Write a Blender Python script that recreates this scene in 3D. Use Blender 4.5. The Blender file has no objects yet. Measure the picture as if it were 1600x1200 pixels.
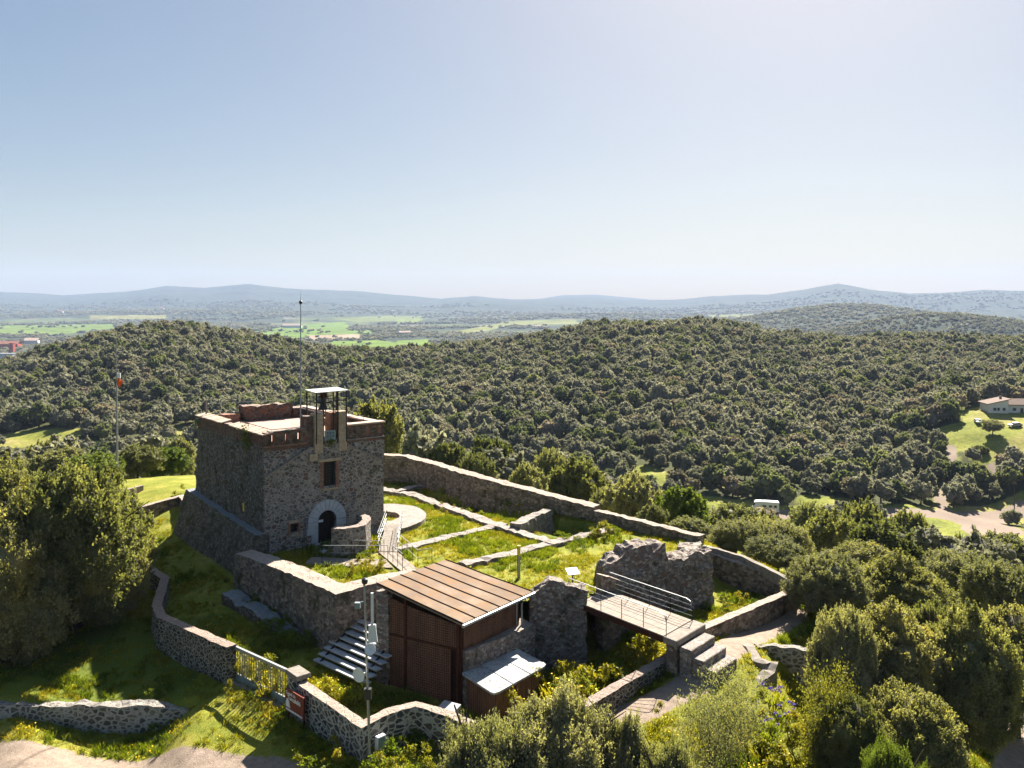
import bpy, bmesh, math, random
import numpy as np
from mathutils import Vector, Matrix
rad = math.radians
random.seed(7); RNG = np.random.default_rng(11)
S = bpy.context.scene
COL = S.collection

# ------------------------------------------------------------------ camera, sky, sun, exposure
F = 1350.0; H0 = 15.0; HY = 478.0          # focal length (photo pixels), camera height over the courtyard, horizon row
cam = bpy.data.objects.new("camera", bpy.data.cameras.new("camera")); COL.objects.link(cam)
cam.location = (0, 0, H0); cam.rotation_euler = (rad(90), 0, 0)
cam.data.sensor_width = 36; cam.data.lens = 36 * F / 1600; cam.data.shift_y = -(600 - HY) / 1600
cam.data.clip_start = 0.5; cam.data.clip_end = 60000
S.camera = cam
SUN_AZ, SUN_EL = 20.0, 40.0                # degrees right of the view axis, degrees up
W = bpy.data.worlds.new("World"); S.world = W; W.use_nodes = True
wn = W.node_tree.nodes; wl = W.node_tree.links
sky = wn.new("ShaderNodeTexSky"); sky.sky_type = 'NISHITA'; sky.sun_disc = False
sky.sun_elevation = rad(SUN_EL); sky.sun_rotation = rad(SUN_AZ)
sky.air_density = 1.0; sky.dust_density = 1.6; sky.ozone_density = 1.2; sky.altitude = 150
bg = wn["Background"]; bg.inputs[1].default_value = 0.050
gm = wn.new("ShaderNodeGamma"); gm.inputs[1].default_value = 0.59
hs_ = wn.new('ShaderNodeHueSaturation'); hs_.inputs['Saturation'].default_value = 1.55
wl.new(sky.outputs[0], gm.inputs[0]); wl.new(gm.outputs[0], hs_.inputs['Color']); wl.new(hs_.outputs[0], bg.inputs[0])
sl = bpy.data.lights.new("sun", 'SUN'); sl.energy = 5.0; sl.angle = rad(0.5); sl.color = (1.0, 0.93, 0.82)
so = bpy.data.objects.new("sun", sl); COL.objects.link(so)
d = Vector((math.sin(rad(SUN_AZ)) * math.cos(rad(SUN_EL)), math.cos(rad(SUN_AZ)) * math.cos(rad(SUN_EL)), math.sin(rad(SUN_EL))))
so.rotation_euler = d.to_track_quat('Z', 'Y').to_euler(); so.location = (30, 80, 90)
S.view_settings.view_transform = 'Standard'; S.view_settings.look = 'None'
S.view_settings.exposure = 2.0; S.view_settings.gamma = 1.0
S.render.engine = 'CYCLES'
try:
    S.cycles.use_denoising = True
    S.cycles.max_bounces = 8; S.cycles.diffuse_bounces = 4; S.cycles.glossy_bounces = 2
    S.cycles.transmission_bounces = 3; S.cycles.transparent_max_bounces = 6; S.cycles.volume_bounces = 1
    S.cycles.caustics_reflective = False; S.cycles.caustics_refractive = False
except Exception: pass

# ------------------------------------------------------------------ helpers
def P(px, py, z):
    Y = F * (H0 - z) / (py - HY); return ((px - 800) / F * Y, Y)
def P3(px, py, z):
    x, y = P(px, py, z); return (x, y, z)
def Zat(py, Y): return H0 - (py - HY) * Y / F
def tag(o, label=None, cat=None, group=None, kind=None):
    if label: o['label'] = label
    if cat: o['category'] = cat
    if group: o['group'] = group
    if kind: o['kind'] = kind
    return o
def thing(name, label, cat, loc=(0, 0, 0), rz=0, group=None):
    o = bpy.data.objects.new(name, None); COL.objects.link(o); o.empty_display_size = 0.3
    o.location = loc; o.rotation_euler = (0, 0, rz)
    return tag(o, label, cat, group)
def link(name, me, parent=None, loc=None):
    o = bpy.data.objects.new(name, me); COL.objects.link(o)
    if parent is not None:
        o.parent = parent
    if loc is not None: o.location = loc
    return o
def np_mesh(name, V, faces, mat=None, smooth=False):
    """V (n,3); faces (m,k) integer array, one polygon size"""
    me = bpy.data.meshes.new(name)
    V = np.asarray(V, dtype=np.float32); faces = np.asarray(faces, dtype=np.int32)
    m, k = faces.shape
    me.vertices.add(len(V)); me.vertices.foreach_set("co", V.ravel())
    me.loops.add(m * k); me.loops.foreach_set("vertex_index", faces.ravel())
    me.polygons.add(m)
    me.polygons.foreach_set("loop_start", np.arange(0, m * k, k, dtype=np.int32))
    me.polygons.foreach_set("loop_total", np.full(m, k, dtype=np.int32))
    if smooth: me.polygons.foreach_set("use_smooth", np.ones(m, dtype=bool))
    me.update(calc_edges=True); me.validate()
    if mat: me.materials.append(mat)
    return me
class MB:
    def __init__(s): s.v = []; s.f = []
    def add(s, V, Fs):
        b = len(s.v); s.v += [tuple(p) for p in V]; s.f += [tuple(b + i for i in f) for f in Fs]; return s
    def hexa(s, a, b):
        """a: 4 bottom points, b: 4 top points, same order"""
        return s.add(list(a) + list(b), [(3, 2, 1, 0), (4, 5, 6, 7), (0, 1, 5, 4), (1, 2, 6, 5), (2, 3, 7, 6), (3, 0, 4, 7)])
    def box(s, x0, x1, y0, y1, z0, z1):
        q = [(x0, y0), (x1, y0), (x1, y1), (x0, y1)]
        return s.hexa([(x, y, z0) for x, y in q], [(x, y, z1) for x, y in q])
    def prism(s, q, z0, z1):
        n = len(q); z0 = z0 if hasattr(z0, '__len__') else [z0] * n; z1 = z1 if hasattr(z1, '__len__') else [z1] * n
        V = [(q[i][0], q[i][1], z0[i]) for i in range(n)] + [(q[i][0], q[i][1], z1[i]) for i in range(n)]
        return s.add(V, [tuple(range(n - 1, -1, -1)), tuple(range(n, 2 * n))] + [(i, (i + 1) % n, n + (i + 1) % n, n + i) for i in range(n)])
    def tube(s, pts, r, n=6, r1=None):
        pts = [Vector(p) for p in pts]; m = len(pts); r1 = r if r1 is None else r1
        V = []
        for i, p in enumerate(pts):
            t = (pts[min(i + 1, m - 1)] - pts[max(i - 1, 0)]).normalized()
            a = t.orthogonal().normalized() if abs(t.z) > .95 else t.cross(Vector((0, 0, 1))).normalized()
            b = t.cross(a); rr = r + (r1 - r) * i / max(1, m - 1)
            for k in range(n):
                w = 2 * math.pi * k / n; V.append(p + a * (rr * math.cos(w)) + b * (rr * math.sin(w)))
        Fs = [(i * n + k, i * n + (k + 1) % n, (i + 1) * n + (k + 1) % n, (i + 1) * n + k) for i in range(m - 1) for k in range(n)]
        Fs += [tuple(range(n - 1, -1, -1)), tuple((m - 1) * n + k for k in range(n))]
        return s.add(V, Fs)
    def lathe(s, prof, c=(0, 0, 0), n=16):
        V = []; m = len(prof)
        for r, z in prof:
            for k in range(n):
                w = 2 * math.pi * k / n; V.append((c[0] + r * math.cos(w), c[1] + r * math.sin(w), c[2] + z))
        Fs = [(i * n + k, i * n + (k + 1) % n, (i + 1) * n + (k + 1) % n, (i + 1) * n + k) for i in range(m - 1) for k in range(n)]
        Fs += [tuple(range(n - 1, -1, -1)), tuple((m - 1) * n + k for k in range(n))]
        return s.add(V, Fs)
    def build(s, name, mat, parent=None, smooth=False, bevel=0, mtx=None):
        me = bpy.data.meshes.new(name)
        V = s.v if mtx is None else [mtx @ Vector(p) for p in s.v]
        me.from_pydata(V, [], s.f); me.update()
        bm = bmesh.new(); bm.from_mesh(me); bmesh.ops.recalc_face_normals(bm, faces=bm.faces)
        if bevel:
            bmesh.ops.bevel(bm, geom=[e for e in bm.edges], offset=bevel, segments=1, affect='EDGES', clamp_overlap=True)
        bm.to_mesh(me); bm.free()
        if smooth:
            for p in me.polygons: p.use_smooth = True
        if mat: me.materials.append(mat)
        return link(name, me, parent)

# cheap value noise (numpy)
_tab = RNG.random((64, 64, 64)).astype(np.float32)
def vnoise(x, y, z, sc=1.0, seed=0):
    x = np.asarray(x, float) / sc + seed * 7.31; y = np.asarray(y, float) / sc + seed * 3.17; z = np.asarray(z, float) / sc + seed * 5.7
    xi = np.floor(x).astype(int); yi = np.floor(y).astype(int); zi = np.floor(z).astype(int)
    fx = x - xi; fy = y - yi; fz = z - zi
    fx = fx * fx * (3 - 2 * fx); fy = fy * fy * (3 - 2 * fy); fz = fz * fz * (3 - 2 * fz)
    g = lambda a, b, c: _tab[(xi + a) & 63, (yi + b) & 63, (zi + c) & 63]
    r = 0
    for a in (0, 1):
        for b in (0, 1):
            for c in (0, 1):
                r = r + g(a, b, c) * (fx if a else 1 - fx) * (fy if b else 1 - fy) * (fz if c else 1 - fz)
    return r * 2 - 1
def fbm(x, y, z, sc, oct=3, seed=0):
    r = 0; a = 1.0
    for i in range(oct):
        r = r + a * vnoise(x, y, z, sc / 2 ** i, seed + i); a *= .5
    return r
def sstep(a, b, x):
    t = np.clip((x - a) / (b - a), 0, 1); return t * t * (3 - 2 * t)
def polydist(X, Y, pts):
    d = np.full(np.shape(X), 1e9)
    for (x0, y0), (x1, y1) in zip(pts[:-1], pts[1:]):
        dx, dy = x1 - x0, y1 - y0; L = dx * dx + dy * dy + 1e-9
        t = np.clip(((X - x0) * dx + (Y - y0) * dy) / L, 0, 1)
        d = np.minimum(d, np.hypot(X - x0 - t * dx, Y - y0 - t * dy))
    return d
def inpoly(X, Y, poly):
    r = np.zeros(np.shape(X), bool); n = len(poly)
    for i in range(n):
        x0, y0 = poly[i]; x1, y1 = poly[(i + 1) % n]
        c = ((y0 > Y) != (y1 > Y)) & (X < (x1 - x0) * (Y - y0) / (y1 - y0 + 1e-12) + x0)
        r ^= c
    return r

# ------------------------------------------------------------------ materials
def newmat(name):
    m = bpy.data.materials.new(name); m.use_nodes = True
    return m, m.node_tree.nodes, m.node_tree.links, m.node_tree.nodes["Principled BSDF"]
def rgba(c): return (c[0], c[1], c[2], 1)
def ramp(n, stops):
    r = n.new("ShaderNodeValToRGB"); e = r.color_ramp.elements
    while len(e) > 1: e.remove(e[0])
    e[0].position = stops[0][0]; e[0].color = rgba(stops[0][1])
    for p, c in stops[1:]:
        x = e.new(p); x.color = rgba(c)
    return r
def mixc(n, l, a, b, fac, mode='MIX'):
    m = n.new("ShaderNodeMix"); m.data_type = 'RGBA'; m.blend_type = mode
    for sock, v in ((m.inputs[0], fac), (m.inputs[6], a), (m.inputs[7], b)):
        if hasattr(v, 'is_linked') or hasattr(v, 'links'): l.new(v, sock)
        elif isinstance(v, (int, float)): sock.default_value = v
        else: sock.default_value = rgba(v)
    return m.outputs[2]
def noise(n, l, sc, vec=None, detail=4, rough=.55):
    t = n.new("ShaderNodeTexNoise"); t.inputs['Scale'].default_value = sc; t.inputs['Detail'].default_value = detail
    t.inputs['Roughness'].default_value = rough
    if vec is not None: l.new(vec, t.inputs['Vector'])
    return t
def mrange(n, l, v, a, b, c=0., d=1.):
    m = n.new("ShaderNodeMapRange"); m.inputs[1].default_value = a; m.inputs[2].default_value = b
    m.inputs[3].default_value = c; m.inputs[4].default_value = d; l.new(v, m.inputs[0]); return m.outputs[0]
def simple(name, c, rough=.7, metal=0., var=.25, sc=6., bump=0., c2=None):
    m, n, l, b = newmat(name)
    tc = n.new("ShaderNodeTexCoord").outputs['Object']
    t = noise(n, l, sc, tc)
    c2 = c2 or tuple(x * (1 - var) for x in c)
    r = ramp(n, [(.35, c2), (.65, c)]); l.new(t.outputs[0], r.inputs[0]); l.new(r.outputs[0], b.inputs['Base Color'])
    b.inputs['Roughness'].default_value = rough; b.inputs['Metallic'].default_value = metal; b.inputs['Specular IOR Level'].default_value = .5 if rough < .55 else .12
    if bump:
        bp = n.new("ShaderNodeBump"); bp.inputs['Strength'].default_value = bump; bp.inputs['Distance'].default_value = .02
        l.new(t.outputs[0], bp.inputs['Height']); l.new(bp.outputs[0], b.inputs['Normal'])
    return m
def stone(name, cols, mortar, sc=4.0, mw=.07, top=None, moss=.0, lichen=0., bump=.6, flat=1.5, topmix=.75, mvar=.5):
    """rubble masonry: stones of several colours set in mortar"""
    m, n, l, b = newmat(name)
    tc = n.new("ShaderNodeTexCoord").outputs['Object']
    mp = n.new("ShaderNodeMapping"); mp.inputs['Scale'].default_value = (1, 1, flat); l.new(tc, mp.inputs[0])
    w = noise(n, l, 2.2, mp.outputs[0], 3)
    dis = n.new("ShaderNodeVectorMath"); dis.operation = 'MULTIPLY_ADD'
    l.new(w.outputs['Color'], dis.inputs[0]); dis.inputs[1].default_value = (.22,) * 3; l.new(mp.outputs[0], dis.inputs[2])
    v1 = n.new("ShaderNodeTexVoronoi"); v1.feature = 'F1'; v1.inputs['Scale'].default_value = sc; l.new(dis.outputs[0], v1.inputs['Vector'])
    v2 = n.new("ShaderNodeTexVoronoi"); v2.feature = 'DISTANCE_TO_EDGE'; v2.inputs['Scale'].default_value = sc; l.new(dis.outputs[0], v2.inputs['Vector'])
    sp = n.new("ShaderNodeSeparateColor"); l.new(v1.outputs['Color'], sp.inputs[0])
    k = len(cols); r = ramp(n, [(i / k, c) for i, c in enumerate(cols)]); r.color_ramp.interpolation = 'CONSTANT'; l.new(sp.outputs[0], r.inputs[0])
    fine = noise(n, l, 14, tc, 5, .65)
    c = mixc(n, l, r.outputs[0], mrange(n, l, fine.outputs[0], .3, .7, .45, 1.5), 1.0, 'MULTIPLY')
    big = noise(n, l, .9, tc, 4)
    mwv = n.new("ShaderNodeMath"); mwv.operation = 'MULTIPLY_ADD'; l.new(big.outputs[0], mwv.inputs[0]); mwv.inputs[1].default_value = mw * mvar * 2.4; mwv.inputs[2].default_value = mw * (1 - mvar * 1.2)
    sub = n.new("ShaderNodeMath"); sub.operation = 'SUBTRACT'; l.new(v2.outputs['Distance'], sub.inputs[0]); l.new(mwv.outputs[0], sub.inputs[1])
    isst = mrange(n, l, sub.outputs[0], -.012, .03)
    mc = mixc(n, l, mortar, tuple(x * .55 for x in mortar), mrange(n, l, fine.outputs[0], .35, .75))
    c = mixc(n, l, mc, c, isst)
    if moss:
        mo = noise(n, l, 1.3, tc, 5, .6); c = mixc(n, l, c, (.045, .05, .02), mrange(n, l, mo.outputs[0], .62 - moss * .2, .72 - moss * .15, 0, .8))
    if lichen:
        li = noise(n, l, 5.5, tc, 5, .7); c = mixc(n, l, c, (.30, .31, .30), mrange(n, l, li.outputs[0], .60 - lichen * .08, .66 - lichen * .05, 0, .75))
    if top:
        g = n.new("ShaderNodeNewGeometry"); sx = n.new("ShaderNodeSeparateXYZ"); l.new(g.outputs['True Normal'], sx.inputs[0])
        tm = noise(n, l, 7, tc, 4, .7)
        tcx = mixc(n, l, top, tuple(x * .6 for x in top), mrange(n, l, tm.outputs[0], .4, .72))
        c = mixc(n, l, c, tcx, mrange(n, l, sx.outputs[2], .6, .85, 0, topmix))
    l.new(c, b.inputs['Base Color']); b.inputs['Roughness'].default_value = .92
    b.inputs['Specular IOR Level'].default_value = .2
    hs = n.new("ShaderNodeMath"); hs.operation = 'MULTIPLY_ADD'; l.new(isst, hs.inputs[0]); hs.inputs[1].default_value = .9
    l.new(fine.outputs[0], hs.inputs[2])
    bp = n.new("ShaderNodeBump"); bp.inputs['Strength'].default_value = min(1., bump * 1.3); bp.inputs['Distance'].default_value = .09
    l.new(hs.outputs[0], bp.inputs['Height']); l.new(bp.outputs[0], b.inputs['Normal'])
    return m
def leafmat(name, c1, c2, trans=.35, sc=.6, rough=.45, spec=.4, tcol=None, c3=None):
    m, n, l, b = newmat(name)
    tc = n.new("ShaderNodeTexCoord").outputs['Object']
    oi = n.new("ShaderNodeObjectInfo")
    off = n.new("ShaderNodeVectorMath"); off.operation = 'ADD'; l.new(tc, off.inputs[0]); l.new(oi.outputs['Location'], off.inputs[1])
    t = noise(n, l, sc, off.outputs[0], 3)
    r = ramp(n, [(.3, c1), (.7, c2)]); l.new(t.outputs[0], r.inputs[0])
    t2 = noise(n, l, 9, off.outputs[0], 2)
    c = mixc(n, l, r.outputs[0], mrange(n, l, t2.outputs[0], .3, .7, .55, 1.5), 1.0, 'MULTIPLY')
    hv = n.new("ShaderNodeHueSaturation"); l.new(c, hv.inputs['Color'])
    l.new(mrange(n, l, oi.outputs['Random'], 0, 1, .475, .515), hv.inputs['Hue'])
    l.new(mrange(n, l, oi.outputs['Random'], 0, 1, 1.3, .7), hv.inputs['Value'])
    c = hv.outputs[0]
    if c3:
        c = mixc(n, l, c, c3, mrange(n, l, noise(n, l, .35, off.outputs[0], 2).outputs[0], .6, .72, 0, .8))
    l.new(c, b.inputs['Base Color']); b.inputs['Roughness'].default_value = rough; b.inputs['Specular IOR Level'].default_value = spec
    tr = n.new("ShaderNodeBsdfTranslucent")
    tcx = mixc(n, l, c, tcol or (1.0, 1.05, .35), 1.0, 'MULTIPLY'); l.new(tcx, tr.inputs[0])
    ms = n.new("ShaderNodeMixShader"); ms.inputs[0].default_value = trans
    l.new(b.outputs[0], ms.inputs[1]); l.new(tr.outputs[0], ms.inputs[2])
    l.new(ms.outputs[0], n["Material Output"].inputs[0])
    return m

M = {}
M['tower_front'] = stone('tower_front_stone', [(.11, .10, .10), (.17, .15, .14), (.25, .22, .20), (.15, .10, .085), (.31, .28, .25), (.13, .12, .125)], (.47, .42, .36), 3.5, .07, top=(.42, .33, .28), moss=.2, lichen=.35, bump=.8, mvar=.8)
M['tower_upper'] = stone('tower_upper_stone', [(.11, .08, .065), (.16, .11, .08), (.22, .16, .12), (.26, .11, .07)], (.22, .17, .14), 5.0, .05, top=(.46, .36, .30), moss=.3, bump=.9)
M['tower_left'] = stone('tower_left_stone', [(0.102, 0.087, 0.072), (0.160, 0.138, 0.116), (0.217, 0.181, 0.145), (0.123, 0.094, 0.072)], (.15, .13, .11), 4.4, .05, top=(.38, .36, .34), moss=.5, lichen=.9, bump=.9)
M['wall_old'] = stone('curtain_wall_stone', [(0.167, 0.141, 0.117), (0.250, 0.200, 0.159), (0.333, 0.267, 0.217), (0.133, 0.108, 0.092)], (.24, .19, .15), 4.2, .05, top=(.50, .40, .33), moss=.4)
M['wall_black'] = stone('basalt_wall_stone', [(.045, .045, .042), (.075, .07, .06), (.12, .105, .08), (.055, .05, .05)], (.42, .39, .32), 3.9, .075, top=(.44, .33, .27), topmix=.85, moss=.1, mvar=.35, bump=.9)
M['wall_blackw'] = stone('basalt_wall_white_joints', [(0.068, 0.068, 0.065), (0.108, 0.095, 0.081), (0.135, 0.121, 0.108)], (.50, .47, .40), 2.9, .10, top=(.40, .31, .25), topmix=.85, mvar=.35)
M['ruin'] = stone('ruined_wall_stone', [(0.169, 0.150, 0.141), (0.260, 0.220, 0.199), (0.338, 0.279, 0.249), (0.220, 0.141, 0.120), (0.439, 0.378, 0.338)], (.30, .25, .21), 5.2, .045, top=(.46, .39, .33), moss=.25, lichen=.2, topmix=.7, bump=.9)
M['dwarf'] = stone('dwarf_wall_stone', [(.22, .20, .18), (.30, .26, .23), (.36, .31, .28), (.18, .15, .13)], (.28, .24, .21), 4.0, .05, top=(.42, .36, .32), topmix=.55)
M['plinth'] = stone('plinth_stone', [(0.112, 0.102, 0.090), (0.180, 0.147, 0.112), (0.225, 0.192, 0.158)], (.10, .08, .065), 5.2, .045, top=(.36, .38, .40), moss=.5)
M['white_rubble'] = stone('white_joint_rubble', [(.09, .09, .085), (.14, .13, .11), (.20, .18, .15), (.12, .11, .10)], (.42, .40, .36), 3.2, .13, top=(.28, .25, .22), topmix=.6)
M['voussoir'] = simple('pale_dressed_stone', (.42, .44, .46), .8, var=.18, sc=3, bump=.3)
M['pillar'] = simple('ochre_dressed_stone', (.42, .33, .23), .85, var=.35, sc=5, bump=.5)
M['brick'] = stone('old_brick', [(.30, .12, .07), (.36, .16, .09), (.24, .10, .06), (.40, .20, .12)], (.34, .26, .20), 7, .07, flat=2.4, top=(.42, .26, .19), topmix=.4)
M['terrace'] = simple('pink_terrace_tiles', (.38, .265, .22), .8, var=.12, sc=1.5)
M['wood_dark'] = simple('dark_door_wood', (.028, .02, .017), .6, var=.4, sc=12)
M['iron'] = simple('dark_iron', (.03, .028, .027), .5, .6, var=.3)
M['rust'] = simple('rusty_iron', (.09, .035, .02), .7, .3, var=.5, sc=10)
M['steel'] = simple('galvanised_steel', (.33, .34, .34), .5, .5, var=.15)
M['white'] = simple('white_painted_metal', (.66, .67, .68), .4, var=.06)
M['blackp'] = simple('black_plastic', (.02, .02, .025), .4)
M['glassd'] = simple('dark_glass', (.02, .025, .03), .15)
M['concrete'] = simple('pale_concrete', (.27, .235, .20), .9, var=.35, sc=5, bump=.2)
M['boards'] = simple('weathered_boards', (.30, .245, .20), .8, var=.3, sc=3)
M['tile'] = simple('clay_cap_tiles', (.50, .38, .30), .85, var=.3, sc=9)
M['red'] = simple('red_brown_sign_paint', (.20, .045, .03), .55, var=.1)
M['yellow'] = simple('yellow_paint', (.75, .55, .05), .5, var=.1)
M['bluegrey'] = simple('blue_grey_panel', (.24, .31, .33), .55, .2, var=.25, sc=3)
M['orange'] = simple('orange_fabric', (.85, .14, .02), .7, var=.1)
M['slate'] = simple('blue_grey_step_slab', (.44, .44, .44), .75, var=.2, sc=5)
M['roofclay'] = simple('far_clay_roof', (.36, .16, .10), .85, var=.3, sc=1.2)
M['housewall'] = simple('far_rendered_wall', (.60, .60, .60), .8, var=.08, sc=1)
M['houseroof'] = simple('brown_house_roof', (.17, .115, .09), .85, var=.25, sc=2)
M['bark'] = simple('bark', (.10, .075, .055), .95, var=.45, sc=8, bump=.6)
def lattice():
    m, n, l, b = newmat('rusty_lattice')
    tc = n.new("ShaderNodeTexCoord").outputs['Object']
    mp = n.new("ShaderNodeMapping"); mp.inputs['Scale'].default_value = (1, 1, .25); l.new(tc, mp.inputs[0])
    br = noise(n, l, 3.0, mp.outputs[0], 5, .7); f = noise(n, l, 14, tc, 4, .7)
    c = mixc(n, l, (.10, .042, .022), (.19, .085, .045), mrange(n, l, br.outputs[0], .35, .65))
    c = mixc(n, l, c, mrange(n, l, f.outputs[0], .3, .7, .6, 1.4), 1.0, 'MULTIPLY')
    l.new(c, b.inputs['Base Color']); b.inputs['Roughness'].default_value = .8
    return m
M['corten'] = lattice()
M['corten_dark'] = simple('dark_rust_backing', (.035, .016, .010), .9, var=.3)
M['bronze'] = simple('bell_bronze', (.06, .055, .045), .45, .7)
def roofmat():
    m, n, l, b = newmat('lichened_zinc_roof')
    tc = n.new("ShaderNodeTexCoord").outputs['Object']
    a = noise(n, l, .7, tc, 5, .65); r = ramp(n, [(.3, (.155, .105, .07)), (.55, (.205, .145, .10)), (.75, (.28, .215, .16))]); l.new(a.outputs[0], r.inputs[0])
    o = noise(n, l, 1.6, tc, 6, .7)
    c = mixc(n, l, r.outputs[0], (.26, .13, .045), mrange(n, l, o.outputs[0], .5, .68, 0, .7))
    f = noise(n, l, 22, tc, 3)
    c = mixc(n, l, c, (.22, .17, .12), mrange(n, l, f.outputs[0], .6, .75, 0, .5))
    l.new(c, b.inputs['Base Color']); b.inputs['Roughness'].default_value = .85; b.inputs['Specular IOR Level'].default_value = .12
    return m
M['zinc'] = roofmat()
def canopymat():
    m, n, l, b = newmat('dirty_white_canopy')
    tc = n.new("ShaderNodeTexCoord").outputs['Object']
    a = noise(n, l, .9, tc, 5, .7); f = noise(n, l, 11, tc, 5, .85)
    mul = n.new("ShaderNodeMath"); mul.operation = 'MULTIPLY'; l.new(mrange(n, l, a.outputs[0], .40, .6), mul.inputs[0]); l.new(mrange(n, l, f.outputs[0], .42, .56), mul.inputs[1])
    c = mixc(n, l, (.42, .42, .41), (.13, .13, .13), mul.outputs[0])
    l.new(c, b.inputs['Base Color']); b.inputs['Roughness'].default_value = .75; b.inputs['Specular IOR Level'].default_value = .15
    return m
M['canopy'] = canopymat()

M['leaf_oak'] = leafmat('evergreen_oak_leaves', (.12, .13, .06), (.22, .22, .11), .50, sc=.5, c3=(.22, .19, .08), spec=.12, rough=.65)
M['leaf_olive'] = leafmat('grey_green_leaves', (.17, .17, .105), (.30, .29, .18), .48, sc=.6, spec=.15, rough=.6)
M['leaf_green'] = leafmat('fresh_green_leaves', (.08, .12, .025), (.16, .20, .05), .45, sc=.7, spec=.15, rough=.6)
M['leaf_forest'] = leafmat('hillside_oak_leaves', (.16, .16, .12), (.29, .285, .22), .45, sc=.12, rough=.85, spec=.06, tcol=(1.1, 1.1, .75))
M['leaf_forest_b'] = leafmat('hillside_brownish_leaves', (.17, .155, .115), (.29, .265, .20), .48, sc=.12, rough=.85, spec=.06, tcol=(1, .95, .6))
M['leaf_forest_g'] = leafmat('hillside_greener_leaves', (.10, .12, .065), (.21, .235, .13), .48, sc=.12, rough=.85, spec=.06, tcol=(1, 1, .5))
M['leaf_yellow'] = leafmat('yellowing_leaves', (.24, .21, .05), (.42, .36, .09), .4, sc=1.2, spec=.1)
M['leaf_near'] = leafmat('broad_oak_leaves', (.155, .158, .078), (.285, .275, .14), .52, sc=.7, rough=.6, spec=.12, c3=(.36, .29, .10))
M['grass'] = leafmat('grass_blades', (.19, .21, .018), (.29, .28, .035), .5, sc=.35, rough=.6, spec=.2, tcol=(1.1, 1.0, .3))
M['grassdk'] = leafmat('lush_grass_blades', (.10, .145, .018), (.17, .21, .026), .5, sc=.4, rough=.6, spec=.2, tcol=(1.2, 1.15, .3))
M['petal_y'] = simple('yellow_petals', (.80, .55, .02), .6, var=.15)
M['petal_p'] = simple('purple_petals', (.13, .08, .42), .6, var=.2)

# ------------------------------------------------------------------ terrain shape
CP = []
def cp(X, Y, z): CP.append((X, Y, z))
def cq(px, py, Y): cp((px - 800) / F * Y, Y, Zat(py, Y))
for t in [(-13, 41, -2.5), (-9, 37.6, -2.5), (-5.5, 33, -2.35), (-11.5, 37.5, -2.9), (-14.3, 37.2, -3.2), (-18.5, 36, -4.0), (-18.5, 38.3, -4.0), (-15.5, 38.3, -3.75), (-24, 38.5, -4.1), (-30, 38.6, -4.2), (-11, 33.5, -3.5), (-24, 36.5, -4.1), (-16, 30, -4.1), (-6, 29, -3.4), (-25, 30, -4.5), (-32, 36.5, -4),
          (-10, 41.2, -2.4), (-12, 44, -2.2), (-15, 46, -1.9), (-16.5, 50, -1.4), (-20.5, 52, -1.8), (-23, 57, -1.6), (-26, 62, -1.2), (-24, 67, -.2), (-29, 71, 0), (-27, 78, -.5), (-16, 84, -1.5), (-34, 72, -.5),
          (-18.6, 44.6, -2.4), (-16, 42, -2.9), (-22, 50, -2.1), (-22, 44, -2.75), (-26, 46, -2.9), (-24, 40, -3.1), (-30, 46, -3.2), (-32, 56, -2.4), (-34, 40.5, -3.3),
          (-5.5, 39, -3.0), (-2, 37.5, -3.2), (-7.6, 39.2, -2.7), (-3.6, 35.8, -2.8), (0, 36.5, -3.2), (2, 41, -3.1), (5, 42.5, -3.0), (4.5, 38.6, -2.5), (7, 44, -2.5), (7, 47, -2.2), (9, 45, -1.9), (12, 48, -1.9), (12, 51, -1.9), (14.5, 49.5, -2.0),
          (9.4, 39.6, -1.35), (12, 42.6, -1.7), (15, 46, -2.05), (17, 49.5, -1.6), (6.5, 37, -1.95), (4, 33.8, -2.45), (2, 30, -3.1), (8.2, 35.5, -2.2),
          (11.6, 38.5, -2.5), (12, 44.5, -1.85), (11, 35, -3.3), (10, 32, -3.9), (14, 35, -4.4), (18, 41, -4.3), (20.5, 49, -3.6), (25, 46, -7.6), (27, 44, -8.6), (30, 48, -9.0), (21, 36, -7.2), (9, 28, -4.8), (20, 27, -9), (0, 25, -3.9), (0, 18, -5.5), (-12, 20, -6), (-22, 24, -6), (14, 15, -9), (-14, 12, -8), (0, 10, -8), (30, 30, -13), (-35, 28, -6),
          (-5, 50, -2.5), (-10, 60, -2.2), (0, 55, -2.5), (5, 51, -2.5), (-5, 64, -2.2), (-12, 68, -2.),
          (-9, 77.5, -.7), (-1, 71, -.8), (8, 63.5, -.9), (13, 57.5, -.9), (18, 53, -1.4),
          (0, 100, -9), (22, 90, -10), (42, 80, -13), (60, 100, -18), (20, 130, -21), (32, 108, -18), (55, 130, -27), (85, 150, -33), (-22, 112, -8), (-42, 92, -4), (-65, 95, -6), (30, 62, -7), (20, 60, -4.5), (15.5, 66, -4.2), (8, 73, -3.8), (0, 80, -3.8), (-45, 60, -3), (-60, 60, -6), (55, 60, -15)]:
    cp(*t)
for u in (-1.3, -.9, -.6, -.3, 0, .3, .6, .9, 1.3):
    cp(u * 150, 150, -20 - 10 * min(max(u, 0) / .25, 1)); cp(u * 190, 190, -28 - 11 * min(max(u, 0) / .25, 1))
for u in (.25, .4, .55, .75): cp(u * 212, 212, -39.2)
for u, Y, z in [(-1.3, 285, -34), (-.9, 285, -34), (-.6, 282, -34.5), (-.3, 280, -35), (0, 255, -38), (.2, 240, -39), (.32, 236, -39.2), (.6, 236, -39), (.9, 245, -37), (1.3, 250, -36), (.4, 262, -38), (.55, 262, -34)]:
    cp(u * Y, Y, z)
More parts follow.
